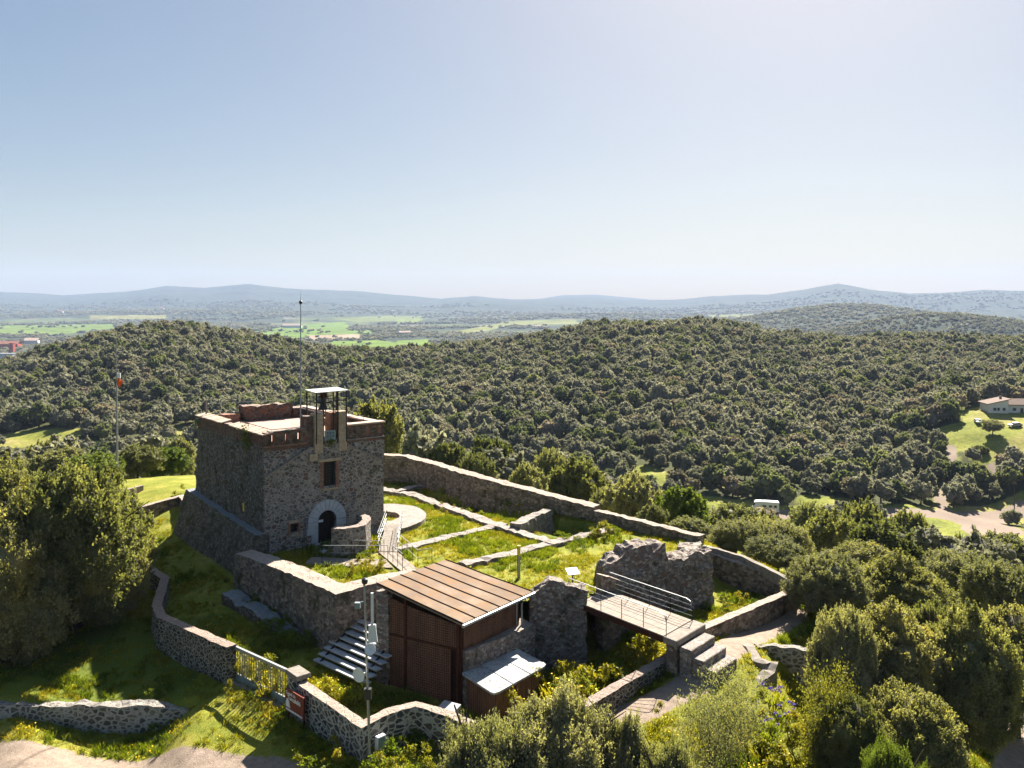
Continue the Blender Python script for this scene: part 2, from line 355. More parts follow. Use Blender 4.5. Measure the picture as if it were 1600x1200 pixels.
RIDGE = [(-700, 590, 480), (-300, 585, 500), (0, 572, 520), (60, 556, 520), (130, 535, 530), (200, 518, 530), (290, 512, 530), (350, 520, 540), (420, 535, 560), (480, 546, 580), (560, 550, 600), (640, 550, 610), (700, 543, 610), (800, 535, 610), (860, 522, 610), (950, 512, 610), (1040, 505, 620), (1150, 509, 630), (1200, 524, 650), (1290, 529, 680), (1400, 529, 700), (1500, 531, 700), (1600, 534, 700), (1900, 535, 700), (2400, 540, 700)]
for px, py, Y in RIDGE:
    py += 7; cq(px, py, Y); z = Zat(py, Y); u = (px - 800) / F
    cp(u * (Y + 110), Y + 110, z - 18); cp(u * (Y + 300), Y + 300, -74)
for px in (-600, 0, 400, 800, 1180):
    cq(px, 655, 335); cq(px, 606, 415); cq(px, 562 if px > 0 else 592, 495 if px > 0 else 450)
for px in (1380, 1600, 1900):
    cq(px, 650 if px > 1400 else 655, 300 if px > 1400 else 335); cq(px, 606, 410); cq(px, 568, 520)
cq(1530, 682, 280); cq(1600, 680, 278)
for u in (-1.4, -.7, 0, .7, 1.4): cp(u * 1050, 1050, -75); cp(u * 1300, 1300, -75)
CP = np.array(CP)
def warp(X, Y): return np.stack([X / Y * 2.2, np.log(Y)], -1)
_c = warp(CP[:, 0], CP[:, 1])
def _k(r2): return np.where(r2 > 1e-12, .5 * r2 * np.log(r2 + 1e-12), 0)
_n = len(CP); _A = np.zeros((_n + 3, _n + 3))
_A[:_n, :_n] = _k(((_c[:, None] - _c[None]) ** 2).sum(-1)) + np.eye(_n) * 2e-4
_A[:_n, _n] = 1; _A[:_n, _n + 1:] = _c; _A[_n, :_n] = 1; _A[_n + 1:, :_n] = _c.T
_w = np.linalg.solve(_A, np.concatenate([CP[:, 2], np.zeros(3)]))
SIL = np.array([(-800, 455), (-300, 460), (0, 455), (60, 458), (100, 461), (200, 455), (260, 446), (320, 449), (390, 443), (450, 450), (560, 455), (640, 462), (690, 466), (740, 462), (800, 467), (870, 466), (920, 465), (980, 468), (1050, 468), (1120, 462), (1200, 460), (1260, 452), (1310, 443), (1360, 452), (1420, 458), (1500, 456), (1540, 452), (1600, 455), (1900, 450), (2400, 458)], float)
def hfar(X, Y):
    u = X / Y; px = 800 + u * F
    yr = 9500 - 1800 * sstep(1050, 1400, px)
    zr = 15 + (478 - np.interp(px, SIL[:, 0], SIL[:, 1])) * yr / F
    lo = 5600 - 1200 * sstep(900, 1300, px)
    t = np.clip((Y - lo) / (yr - lo), 0, 1)
    rise = t ** 1.25
    fold = fbm(X, Y, 0 * X, 1500, 4, 3)
    z = -75 + (zr + 75) * rise * (1 + .55 * fold * (1 - t) * 1.2)
    z = z + (fbm(X, Y, 0 * X, 260, 3, 8) * 9 + fbm(X, Y, 0 * X, 900, 3, 18) * 22 * (1 - sstep(.75, 1., t))) * np.clip(t * 2, 0, 1) * (1 - sstep(.9, 1., t) * .4)
    z = z - np.clip(Y - yr, 0, 1e9) * .06
    z2 = 15 + (478 - np.interp(px, [600, 820, 880, 930, 1010, 1100], [485, 470, 461, 460, 467, 485])) * 11200 / F - np.abs(Y - 11200) * .1
    z = np.maximum(z, np.where(Y > 10300, z2, -1e3))
    # low swells on the plain
    z = z + sstep(1100, 2200, Y) * (1 - np.clip(t * 4, 0, 1)) * (fbm(X, Y, 0 * X, 700, 2, 5) * 5)
    # mid foothills of the middle distance
    z = z + 95 * np.exp(-((px - 1330) / 190) ** 2 - ((Y - 3300) / 800) ** 2) + 22 * np.exp(-((px - 1650) / 240) ** 2 - ((Y - 2500) / 500) ** 2)
    z = z + 55 * np.exp(-((px - 250) / 350) ** 2 - ((Y - 5600) / 900) ** 2) + 40 * np.exp(-((px - 950) / 200) ** 2 - ((Y - 5200) / 900) ** 2)
    return z
def height(X, Y, fine=True):
    X = np.asarray(X, float); Y = np.asarray(Y, float); sh = X.shape
    x = X.ravel(); y = np.maximum(Y.ravel(), 6.)
    out = np.empty_like(x)
    for i in range(0, len(x), 20000):
        q = warp(x[i:i + 20000], np.minimum(y[i:i + 20000], 1300)); 
        out[i:i + 20000] = _k(((q[:, None] - _c[None]) ** 2).sum(-1)) @ _w[:_n] + _w[_n] + q @ _w[_n + 1:]
    f = sstep(880, 1100, y)
    out = out * (1 - f) + hfar(x, y) * f
    out = out + 56 * np.exp(-((x / y - .485) * y / 260) ** 2 - ((y - 1850) / 260) ** 2) + 20 * np.exp(-((x / y - .66) * y / 420) ** 2 - ((y - 1900) / 280) ** 2)
    if fine:
        a = sstep(95, 200, y)
        out = out + fbm(x, y, 0 * x, 1.6, 2, 2) * .05 * (1 - a) + fbm(x, y, 0 * x, 35, 3, 4) * 2.2 * a * (1 - sstep(900, 1100, y))
    strip = inpoly(x, y, [(12.1, 53.6), (15.6, 50.15), (17.0, 49.2), (15.2, 52.4), (12.6, 54.9), (11.2, 55.3)])
    out = np.where(strip, -.12 - .165 * (x - 12), out)
    # hollow below the curved retaining wall on the right
    bowl = sstep(0, .9, np.minimum(np.minimum((42.35 + .05 * (x - 13)) - y, x - 12.35), 3)) * (1 - sstep(13.5, 18.5, x)) * sstep(34, 38, y)
    out = out - 1.25 * bowl * (y < 43) * (y > 33)
    # terrace drop behind the low wall beside the left track
    dl = LOWL(x); m = (x < -13.6) & (x > -60)
    s = sstep(-.1, .1, y - dl)
    out = np.where(m & (np.abs(y - dl) < 3.5), out + (s * .4 - .4 * (1 - s)) * np.clip(1 - np.abs(y - dl) / 3.5, 0, 1) * sstep(-13.6, -15.5, x), out)
    return out.reshape(sh)
def LOWL(x): return 39.2 + .012 * (x + 18) * (x + 18) * .3
def hz(x, y): return float(height(np.array([x]), np.array([y]))[0])

# paths: sandy tracks and gravel
TRACKS = [([P(1115, 1032, -1.35), P(1080, 1065, -1.6), P(1020, 1105, -2.2), P(960, 1140, -2.7), P(900, 1200, -3.1), P(800, 1290, -3.4)], .95),
          ([P(1115, 1030, -1.3), P(1165, 1000, -1.8), P(1215, 975, -2.), P(1240, 962, -2.)], .75),
          ([(-48, 36.9), (-24, 36.3), (-18, 35.7), (-13, 34.5), (-9.8, 33.4), (-7.5, 31.5), (-5, 28)], 1.15),
          ([(24.5, 41), (26.6, 44.5), (29, 48), (33, 52)], 1.4)]
ROAD = [(58, 230), (64, 228), (83, 224), (98, 221), (113, 224), (126, 229), (142, 236), (160, 246), (185, 262)]
ROAD2 = [(126, 229), (119, 218), (113, 208), (112, 202)]
ROAD2B = [(92, 189), (96, 187), (100, 180), (103, 172)]
ROAD3 = [(113, 225), (119, 240), (128, 254), (137, 268), (143, 282)]
LEFTF = [(-172, 284), (-152, 284), (-138, 285), (-122, 281)]
def masks(X, Y):
    sand = np.zeros_like(X); px = 800 + F * X / Y
    for pts, w in TRACKS:
        sand = np.maximum(sand, 1 - sstep(.75 * w, 1.35 * w, polydist(X, Y, pts)))
    sand = np.maximum(sand, 1 - sstep(3.2, 4.6, polydist(X, Y, ROAD)))
    sand = np.maximum(sand, 1 - sstep(7, 11, np.hypot((X - 119) * 1.3, (Y - 217) * .75)))
    sand = np.maximum(sand, 1 - sstep(3.5, 5.5, polydist(X, Y, ROAD2)))
    sand = np.maximum(sand, 1 - sstep(2.2, 3.4, polydist(X, Y, ROAD2B)))
    sand = np.maximum(sand, .8 * (1 - sstep(1.2, 2.0, polydist(X, Y, ROAD3))))
    sand = np.maximum(sand, 1 - sstep(1.2, 2.0, polydist(X, Y, LEFTF)))
    sand = np.maximum(sand, 1 - sstep(3, 4, np.hypot((X - 150) * .25, Y - 262)))
    return sand
HX = (1570 - 800) / F * 300
def clearing(X, Y):
    """0..1 where no trees stand"""
    px = 800 + F * X / Y; c = masks(X, Y) > .05
    c |= (px > 1432) & (Y > 172) & (Y < 226) & (px < 1640) & ~((px > 1545) & (Y > 214));  c |= polydist(X, Y, ROAD) < 7.5; c |= (polydist(X, Y, ROAD) < 24) & (Y < 226) & (X < 78) & (X > 58); c |= (polydist(X, Y, ROAD2B) < 5)
    c |= np.hypot((X - 166) * .55, (Y - 287)) < 15; c |= (X > 158) & (X < 205) & (Y > 268) & (Y < 316); c |= (X > 143) & (Y > 264) & (Y < 300) & (X < 175)
    c |= np.hypot((X - (20 - 800) / F * 290) * .6, Y - 300) < 11
    c |= np.hypot((X - (120 - 800) / F * 280) * .35, Y - 280) < 10
    c |= np.hypot((X - (275 - 800) / F * 300) * .8, Y - 300) < 9
    for cx, cy, rx, ry in [(1165, 455, 14, 8), (1195, 600, 10, 8), (1015, 262, 6, 14), (1380, 690, 14, 5), (1050, 590, 10, 4), (1225, 460, 9, 5), (1290, 235, 8, 6), (1110, 236, 14, 6)]:
        X0 = (cx - 800) / F * cy; c |= ((X - X0) / rx) ** 2 + ((Y - cy) / ry) ** 2 < 1
    return c

def grid_mesh(name, u0, u1, nu, y0, y1, ny, mat, kind='structure', drop=0.):
    us = np.linspace(u0, u1, nu); ys = np.exp(np.linspace(math.log(y0), math.log(y1), ny))
    U, Yg = np.meshgrid(us, ys); X = U * Yg
    Z = height(X, Yg) - drop
    V = np.stack([X, Yg, Z], -1).reshape(-1, 3)
    i = np.arange(nu * ny).reshape(ny, nu)
    q = np.stack([i[:-1, :-1], i[:-1, 1:], i[1:, 1:], i[1:, :-1]], -1).reshape(-1, 4)
    me = np_mesh(name, V, q, mat, True)
    o = link(name, me); tag(o, kind=kind)
    return o, X, Yg, Z
def vattr(me, name, A):
    at = me.attributes.new(name, 'FLOAT_COLOR', 'POINT'); at.data.foreach_set('color', np.asarray(A, np.float32).ravel())

def groundmat():
    m, n, l, b = newmat('hill_ground')
    tc = n.new("ShaderNodeTexCoord").outputs['Object']
    at = n.new("ShaderNodeAttribute"); at.attribute_name = 'mask'
    sp = n.new("ShaderNodeSeparateColor"); l.new(at.outputs['Color'], sp.inputs[0])
    a = noise(n, l, .55, tc, 5, .65); bn = noise(n, l, 3.3, tc, 6, .7); f = noise(n, l, 16, tc, 5, .75)
    g = ramp(n, [(.28, (.12, .145, .018)), (.5, (.21, .215, .028)), (.64, (.29, .26, .05)), (.76, (.38, .29, .14))]); l.new(a.outputs[0], g.inputs[0])
    c = mixc(n, l, g.outputs[0], mrange(n, l, f.outputs[0], .3, .7, .45, 1.45), 1.0, 'MULTIPLY')
    c = mixc(n, l, c, (.085, .12, .014), mrange(n, l, bn.outputs[0], .5, .66, 0, .5))
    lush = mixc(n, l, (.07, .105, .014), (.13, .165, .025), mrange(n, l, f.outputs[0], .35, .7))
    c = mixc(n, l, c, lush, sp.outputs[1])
    sd = noise(n, l, 2.5, tc, 6, .7)
    s = ramp(n, [(.3, (.22, .17, .13)), (.55, (.31, .24, .185)), (.75, (.38, .305, .245))]); l.new(sd.outputs[0], s.inputs[0])
    s2 = mixc(n, l, s.outputs[0], mrange(n, l, f.outputs[0], .3, .7, .7, 1.2), 1.0, 'MULTIPLY')
    e = n.new("ShaderNodeMath"); e.operation = 'ADD'; l.new(sp.outputs[0], e.inputs[0])
    l.new(mrange(n, l, bn.outputs[0], .3, .7, -.35, .35), e.inputs[1])
    c = mixc(n, l, c, s2, mrange(n, l, e.outputs[0], .42, .6))
    l.new(c, b.inputs['Base Color']); b.inputs['Roughness'].default_value = .95; b.inputs['Specular IOR Level'].default_value = .1
    bp = n.new("ShaderNodeBump"); bp.inputs['Strength'].default_value = .7; bp.inputs['Distance'].default_value = .08
    l.new(f.outputs[0], bp.inputs['Height']); l.new(bp.outputs[0], b.inputs['Normal'])
    return m
M['ground'] = groundmat()
def midmat():
    m, n, l, b = newmat('valley_ground')
    tc = n.new("ShaderNodeTexCoord").outputs['Object']
    at = n.new("ShaderNodeAttribute"); at.attribute_name = 'mask'
    sp = n.new("ShaderNodeSeparateColor"); l.new(at.outputs['Color'], sp.inputs[0])
    a = noise(n, l, .06, tc, 6, .65); f = noise(n, l, .9, tc, 5, .7)
    g = ramp(n, [(.3, (.10, .12, .02)), (.5, (.18, .19, .03)), (.7, (.26, .22, .08))]); l.new(a.outputs[0], g.inputs[0])
    c = mixc(n, l, g.outputs[0], mrange(n, l, f.outputs[0], .3, .7, .6, 1.35), 1.0, 'MULTIPLY')
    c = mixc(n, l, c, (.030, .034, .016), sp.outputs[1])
    s = mixc(n, l, (.17, .13, .10), (.245, .195, .155), f.outputs[0])
    e = n.new("ShaderNodeMath"); e.operation = 'ADD'; l.new(sp.outputs[0], e.inputs[0]); l.new(mrange(n, l, f.outputs[0], .3, .7, -.3, .3), e.inputs[1])
    c = mixc(n, l, c, s, mrange(n, l, e.outputs[0], .4, .6))
    l.new(c, b.inputs['Base Color']); b.inputs['Roughness'].default_value = 1.; b.inputs['Specular IOR Level'].default_value = .1
    return m
def farmat():
    m, n, l, b = newmat('far_land')
    tc = n.new("ShaderNodeTexCoord").outputs['Object']
    at = n.new("ShaderNodeAttribute"); at.attribute_name = 'mask'
    f = noise(n, l, .012, tc, 6, .75)
    c = mixc(n, l, at.outputs['Color'], mrange(n, l, f.outputs[0], .35, .65, .55, 1.45), 1.0, 'MULTIPLY')
    l.new(c, b.inputs['Base Color']); b.inputs['Roughness'].default_value = 1.; b.inputs['Specular IOR Level'].default_value = .05
    return m
t, X, Y, Z = grid_mesh('castle_hill_ground', -1.5, 1.5, 900, 9, 126, 560, M['ground'])
sand = masks(X, Y)
lush = np.clip(1 - sstep(39, 43, Y) * 1.0, 0, 1) * 0
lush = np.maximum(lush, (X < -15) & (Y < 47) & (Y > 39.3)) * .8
lush = np.maximum(lush, sstep(80, 95, Y) * .6)
vattr(t.data, 'mask', np.stack([sand, lush, 0 * X, 0 * X + 1], -1))
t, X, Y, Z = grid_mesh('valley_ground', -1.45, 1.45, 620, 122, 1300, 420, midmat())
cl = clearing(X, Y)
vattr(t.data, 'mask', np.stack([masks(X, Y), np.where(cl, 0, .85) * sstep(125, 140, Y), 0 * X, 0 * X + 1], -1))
t, X, Y, Z = grid_mesh('far_hills', -1.2, 1.2, 900, 1150, 11700, 440, farmat(), drop=.5)
PXg = 800 + F * X / Y; PYg = HY + F * (H0 - Z) / Y
wood = np.array([.032, .042, .028])
C = np.ones(X.shape + (3,)) * wood
nf = fbm(X, Y, 0 * X, 420, 3, 21); nf2 = fbm(X, Y, 0 * X, 190, 2, 31)
plain = Z < -52
pick = plain & (nf > .42) & (Y < 7000) & (Y > 1500)
C[pick] = [.07, .09, .035]; C[pick & (nf2 > .3)] = [.12, .10, .07]; C[pick & (nf2 < -.35)] = [.05, .06, .03]
FIELDS = [([(-200, 508), (40, 508), (175, 506), (182, 513), (90, 523), (-200, 524)], (0.094, 0.135, 0.026)),
          ([(395, 518), (470, 507), (540, 503), (545, 512), (560, 516), (580, 516), (582, 524), (470, 530), (360, 530)], (0.088, 0.140, 0.021)),
          ([(482, 524), (560, 522), (565, 530), (480, 531)], (0.233, 0.176, 0.125)),
          ([(520, 533), (590, 531), (640, 538), (660, 545), (500, 545)], (0.094, 0.145, 0.021)),
          ([(520, 498), (600, 493), (660, 494), (650, 501), (560, 503)], (0.104, 0.125, 0.036)),
          ([(620, 500), (660, 498), (655, 505), (620, 506)], (0.104, 0.135, 0.031)),
          ([(710, 518), (800, 501), (900, 500), (905, 506), (800, 508), (730, 524)], (0.125, 0.135, 0.042)),
          ([(620, 532), (670, 530), (680, 541), (620, 541)], (0.094, 0.145, 0.021)),
          ([(140, 493), (260, 492), (260, 498), (140, 499)], (0.145, 0.140, 0.052)),
          ([(1105, 492), (1180, 491), (1180, 495), (1105, 496)], (0.125, 0.135, 0.042))]
for poly, c in FIELDS:
    C[inpoly(PXg, PYg, poly) & (Y > 1500)] = c
vattr(t.data, 'mask', np.concatenate([C, np.ones(X.shape + (1,))], -1))
WOODZ = (np.abs(C - wood).sum(-1) < 1e-3)
FARG = (X, Y, Z, WOODZ)

# ------------------------------------------------------------------ courtyard (raised ground inside the walls)
TFL = np.array([-14.96, 52.2]); TU = np.array([.785, .62]); TV = np.array([-.62, .785])     # tower front left corner and axes
def T2(x, y): p = TFL + TU * x + TV * y; return (float(p[0]), float(p[1]))
YARD = [(-15.0, 50.4), (-8.8, 44.3), (-7.2, 44.9), (-3.4, 45.3), (1.1, 43.7), (3.7, 44.2), (4.9, 46.4), (11.2, 49.4), (12.0, 54.1), (5.8, 60.8), (-2.5, 66.9), (-9, 73.8), (-14, 75), (-16, 66), (-9, 58), (-15, 53)]
W1 = [P(592, 763, .25), P(640, 771, .25), P(700, 792, .25), P(780, 820, .25), P(870, 848, .25)]
W1S = [P(617, 768, .25), P(672, 755, .25)]
W2 = [P(622, 857, .2), P(700, 838, .2), P(788, 817, .2)]
W3 = [P(722, 881, .2), P(790, 866, .2), P(866, 847, .2), P(955, 826, .2)]
W4 = [P(805, 820, .45), P(833, 806, .45), P(858, 797, .45)]
FARW = [(-11.3, 74.2), (-8.7, 73.2), (-2.4, 66.6), (5.9, 60.5)]
FARW2 = [(5.9, 60.5), (8.8, 57.4), (11.7, 54.5)]
DITCH = [W1[1], W1[3], (1.6, 53), (5, 57), (4.2, 60.6), (-2.8, 66.6), (-8.3, 71), W1S[1]]
CF = (-9.0, 60.2)
def yard_z(X, Y):
    z = .0 + fbm(X, Y, 0 * X, 2.5, 3, 12) * .05
    d = polydist(X, Y, [(-9, 72.45), (-2.7, 66.2), (5.5, 60.2), (5.9, 59.9)])
    z = z - .9 * (1 - sstep(2.2, 3.2, d)) * (inpoly(X, Y, DITCH))
    pit = inpoly(X, Y, [W1[3], W4[2], (4.6, 60), (6.0, 59.2), W3[3], W3[2], W1[4]])
    return z - .5 * pit
st = .28
gx, gy = np.meshgrid(np.arange(-17, 13, st), np.arange(42.5, 76, st))
inside = inpoly(gx + st / 2, gy + st / 2, YARD)
gz = yard_z(gx, gy)
i = np.arange(gx.size).reshape(gx.shape); ins = inside[:-1, :-1]
q = np.stack([i[:-1, :-1][ins], i[:-1, 1:][ins], i[1:, 1:][ins], i[1:, :-1][ins]], -1)
me = np_mesh('courtyard_ground', np.stack([gx, gy, gz], -1).reshape(-1, 3), q, M['ground'], True)
yard_sand = np.zeros(gx.shape)
yard_sand = np.maximum(yard_sand, .35 * np.exp(-((gx - 4) / 3.5) ** 2 - ((gy - 49) / 2.5) ** 2))
lush = np.where(gz < -.35, .9, .0)
vattr(me, 'mask', np.stack([yard_sand, lush, 0 * gx, 0 * gx + 1], -1))
tag(link('courtyard_ground', me), kind='structure')

# ------------------------------------------------------------------ walls
def wall_mesh(name, pts, th, zt, zb, mat, ds=.22, dz=.28, rough=.045, batter=0., rug=0., prof=None, seed=1, parent=None, closed_top=True, th1=None, crag=0.):
    """a rubble wall along pts (plan), zt / zb: top and bottom z at each plan point; prof(s)-> extra top height; batter widens the right-hand foot"""
    pts = [np.array(p[:2], float) for p in pts]; n = len(pts)
    zt = list(zt) if hasattr(zt, '__len__') else [zt] * n; zb = list(zb) if hasattr(zb, '__len__') else [zb] * n
    seg = [np.linalg.norm(pts[i + 1] - pts[i]) for i in range(n - 1)]; cum = [0] + list(np.cumsum(seg)); L = cum[-1]
    m = max(2, int(L / ds) + 1); ss = np.linspace(0, L, m)
    ss = np.unique(np.concatenate([ss, cum])); ss = ss[np.concatenate([[True], np.diff(ss) > .03])]; m = len(ss)
    px = np.interp(ss, cum, [p[0] for p in pts]); py = np.interp(ss, cum, [p[1] for p in pts])
    # mitred normals
    nrm = []
    for s in ss:
        k = min(max(np.searchsorted(cum, s + 1e-6) - 1, 0), n - 2)
        d0 = (pts[k + 1] - pts[k]) / seg[k]; a = np.array([-d0[1], d0[0]])
        for j in range(1, n - 1):
            if abs(s - cum[j]) < .03:
                d1 = (pts[j] - pts[j - 1]) / seg[j - 1]; d2 = (pts[j + 1] - pts[j]) / seg[j]
                a1 = np.array([-d1[1], d1[0]]); a2 = np.array([-d2[1], d2[0]]); b = a1 + a2; b /= np.linalg.norm(b); a = b / max(.5, b @ a1)
        nrm.append(a)
    nrm = np.array(nrm)
    top = np.interp(ss, cum, zt); bot = np.interp(ss, cum, zb)
    if prof: top = top + np.array([prof(s) for s in ss])
    if rug: top = top + np.array([float(vnoise(s, seed, 0, .55, seed)) for s in ss]) * rug + np.array([float(vnoise(s, seed, 3, .22, seed)) for s in ss]) * rug * .5
    thl = np.interp(ss, [0, L], [th, th1 if th1 else th])
    nz = max(2, int((max(top) - min(bot)) / dz)); nt = max(2, int(round(th / max(.15, ds * 1.3))))
    ring = []
    for k in range(nz + 1): ring.append((1, k / nz))                      # left side up
    for k in range(1, nt): ring.append((1 - 2 * k / nt, 2))               # across the top
    for k in range(nz + 1): ring.append((-1, 1 - k / nz))                 # right side down
    R = len(ring); V = np.zeros((m, R, 3))
    for j, (sd, f) in enumerate(ring):
        if f == 2: z = top.copy(); off = sd * thl / 2
        else: z = bot + (top - bot) * f; off = sd * (thl / 2 + batter * (1 - f))
        V[:, j, 0] = px + nrm[:, 0] * off; V[:, j, 1] = py + nrm[:, 1] * off; V[:, j, 2] = z
    Vf = V.reshape(-1, 3)
    a = fbm(Vf[:, 0], Vf[:, 1], Vf[:, 2], .5, 2, seed); b = fbm(Vf[:, 0], Vf[:, 1], Vf[:, 2], .5, 2, seed + 9); c = fbm(Vf[:, 0], Vf[:, 1], Vf[:, 2], .4, 2, seed + 5)
    Vf = Vf + np.stack([a, b, c * (1 + rug * 4)], -1) * rough
    if crag: Vf = Vf + np.stack([np.round(vnoise(Vf[:, 0], Vf[:, 1], Vf[:, 2], .24, seed + q_) * 2.2) / 2.2 for q_ in (1, 2, 3)], -1) * crag
    Fq = []
    idx = np.arange(m * R).reshape(m, R)
    q = np.stack([idx[:-1, :-1], idx[1:, :-1], idx[1:, 1:], idx[:-1, 1:]], -1).reshape(-1, 4)
    Fq = [tuple(x) for x in q.tolist()]
    Fq.append(tuple(idx[0, :].tolist())); Fq.append(tuple(idx[-1, ::-1].tolist()))
    me = bpy.data.meshes.new(name); me.from_pydata(Vf.tolist(), [], Fq); me.update()
    bm = bmesh.new(); bm.from_mesh(me); bmesh.ops.recalc_face_normals(bm, faces=bm.faces); bm.to_mesh(me); bm.free()
    me.materials.append(mat)
    return link(name, me, parent)
def wall(name, label, *a, cat='wall', group=None, **k):
    return tag(wall_mesh(name, *a, **k), label, cat, group)

LW = [P(205, 866, -.9), P(258, 903, -.9), P(245, 945, -.9), P(252, 962, -.9), P(362, 1010, -.92)]
wall('stone_boundary_wall', 'black basalt wall with white joints, bending past the big left tree to the gate', LW, .5, -.9, -4.2, M['wall_black'], seed=3, rough=.03)
FW = [(-9.0, 36.9), (-5.75, 33.25), (-5.0, 34.3), (-3.9, 35.1), (-2.7, 34.7), (-1.2, 33.8)]
wall('stone_boundary_wall', 'low black stone wall with white joints turning the corner behind the brown sign', FW, .45, [-1.05, -1.1, -1.1, -1.15, -1.3, -1.5], -4.0, M['wall_blackw'], seed=4, rough=.03)
t = thing('gate_pillar', 'short square stone pillar with a slab cap between the gate and the brown sign', 'pillar')
wall_mesh('pillar', [(-9.5, 37.55), (-9.05, 37.05)], .6, -.98, -3.4, M['wall_blackw'], parent=t, ds=.2, seed=5, rough=.015)
MB().prism([(-9.85, 37.5), (-9.15, 36.7), (-8.65, 37.15), (-9.35, 37.95)], -.97, -.76).build('cap', M['concrete'], t, bevel=.02)
# curtain wall in front of the tower
CW = [(-15.6, 50.2), (-12.2, 47.2), (-8.75, 43.75), (-6.4, 45.8), (-4.9, 47.4)]
wall('curtain_wall', 'massive old stone wall below the tower door, its broad pale top turning beside the steps', CW, 1.15, [.75, .75, .68, .7, .45], -3.4, M['wall_old'], seed=6, rough=.06, batter=.12, dz=.3)
wall('rock_footing', 'low ledge of rough rock along the foot of the wall below the tower', [(-15.9, 48.6), (-13.6, 46.6), (-11.4, 44.6)], 1.0, [-1.1, -1.4, -1.9], -3.5, M['plinth'], seed=7, rough=.07, rug=.12, cat='rock')
# ruins
def prof_of(tab):
    xs = [a for a, b in tab]; zs = [b for a, b in tab]
    return lambda s: float(np.interp(s, xs, zs))
wall('ruined_wall', 'ragged ruined wall standing between the brown lattice pavilion and the footbridge', [(.9, 43.9), (2.3, 43.9), (3.75, 44.0)], .95, 0, -3.4, M['ruin'], prof=prof_of([(0, .4), (.5, .7), (1.0, 1.08), (1.6, 1.02), (2.1, .85), (2.5, .65), (2.9, .6)]), seed=8, rough=.08, rug=.16, crag=.06, ds=.13, dz=.15, batter=.15)
RW = [(4.75, 46.9), (7.6, 47.9), (11.0, 49.2)]
wall('ruined_wall', 'tallest ragged ruined wall with notched top, beyond the footbridge', RW, 1.25, 0, -3.2, M['ruin'],
     prof=prof_of([(0, .3), (.2, 1.0), (.7, 1.3), (1.2, 1.4), (1.3, 1.65), (1.7, 1.75), (2.1, 2.0), (2.75, 2.05), (2.85, 1.6), (3.05, 1.85), (3.75, 1.85), (3.85, .85), (4.1, .9), (5.2, 1.1), (6.8, 1.15)]), seed=9, rough=.09, rug=.16, crag=.06, ds=.13, dz=.15, batter=.42)
wall('ruined_wall', 'short return of ruined wall with a broad flat top running back from the notched ruin', [(10.2, 49.6), (10.6, 51.4)], 1.3, [1.12, 1.0], -3.0, M['ruin'], seed=10, rough=.07, rug=.05, crag=.06, ds=.13, dz=.15)
wall('buttress_wall', 'small brown stone wall end beside the top of the footbridge', [(4.55, 45.1), (5.6, 45.75)], .55, [1.0, .55], -3.0, M['wall_old'], seed=11, rough=.04)
# far perimeter
wall('perimeter_wall', 'long high stone wall along the far side of the courtyard, running from behind the tower', FARW, .95, [2.3, 2.3, 1.85, 1.0], -3.5, M['wall_old'], seed=12, rough=.05, rug=.04)
wall('perimeter_wall', 'lower continuation of the far courtyard wall beyond the step down', [(5.9, 60.2), (8.8, 57.2), (11.9, 54.2)], .6, [.8, .75, .6], -3.5, M['wall_old'], seed=13, rough=.05, rug=.03)
wall('retaining_wall', 'dark retaining wall behind the small grassy yard, right of the notched ruin', [(12.1, 53.6), (15.6, 50.2), (15.9, 49.4)], .6, [-.15, -.75, -.9], -3.6, M['wall_old'], seed=14, rough=.05)
wall('kerb_wall', 'thin whitish kerb wall along the grass strip right of the ruins', [P(1072, 848, .05), P(1120, 858, .0), P(1160, 869, -.1), P(1200, 888, -.35), P(1240, 909, -.55)], .3, [.12, .04, -.08, -.33, -.53], [-.5, -.6, -.7, -.9, -1.2], M['concrete'], seed=15, rough=.03)
wall('low_wall', 'low stone wall with a pale flat top running right from the bridge steps', [(9.0, 42.4), (15.8, 48.5)], .5, [-.9, -.9], -3.2, M['wall_old'], seed=16, rough=.035)
wall('low_wall', 'low stone wall with a pale flat top running down left from the bridge steps', [(7.5, 40.6), (5.2, 38.3), (3.1, 36.2), (1.8, 34.9)], .5, [-1.35, -1.5, -1.65, -1.8], -3.8, M['wall_black'], seed=17, rough=.035)
# dwarf walls of the old rooms
G = 'foundation walls of the former rooms'
def dwarf(lbl, pts, z, th, sd, zb=-1.6):
    wall('foundation_wall', lbl, pts, th, z, zb, M['dwarf'], seed=sd, rough=.06, rug=.05, ds=.3, group=G)
dwarf('longest knee-high foundation wall, crossing the courtyard diagonally from the tower', W1, [.3, .3, .28, .25, .2], .85, 21)
dwarf('short spur of foundation wall nearest the far wall beside the tower', W1S, .3, .7, 22)
dwarf('foundation wall running from the boardwalk railings to the middle of the courtyard grass', W2, .2, .75, 23)
dwarf('foundation wall between the pavilion roof and the far wall, bounding the open lawn', W3, .22, .85, 24)
dwarf('taller short foundation wall beside the dark sunken pit', W4, .5, .75, 25)
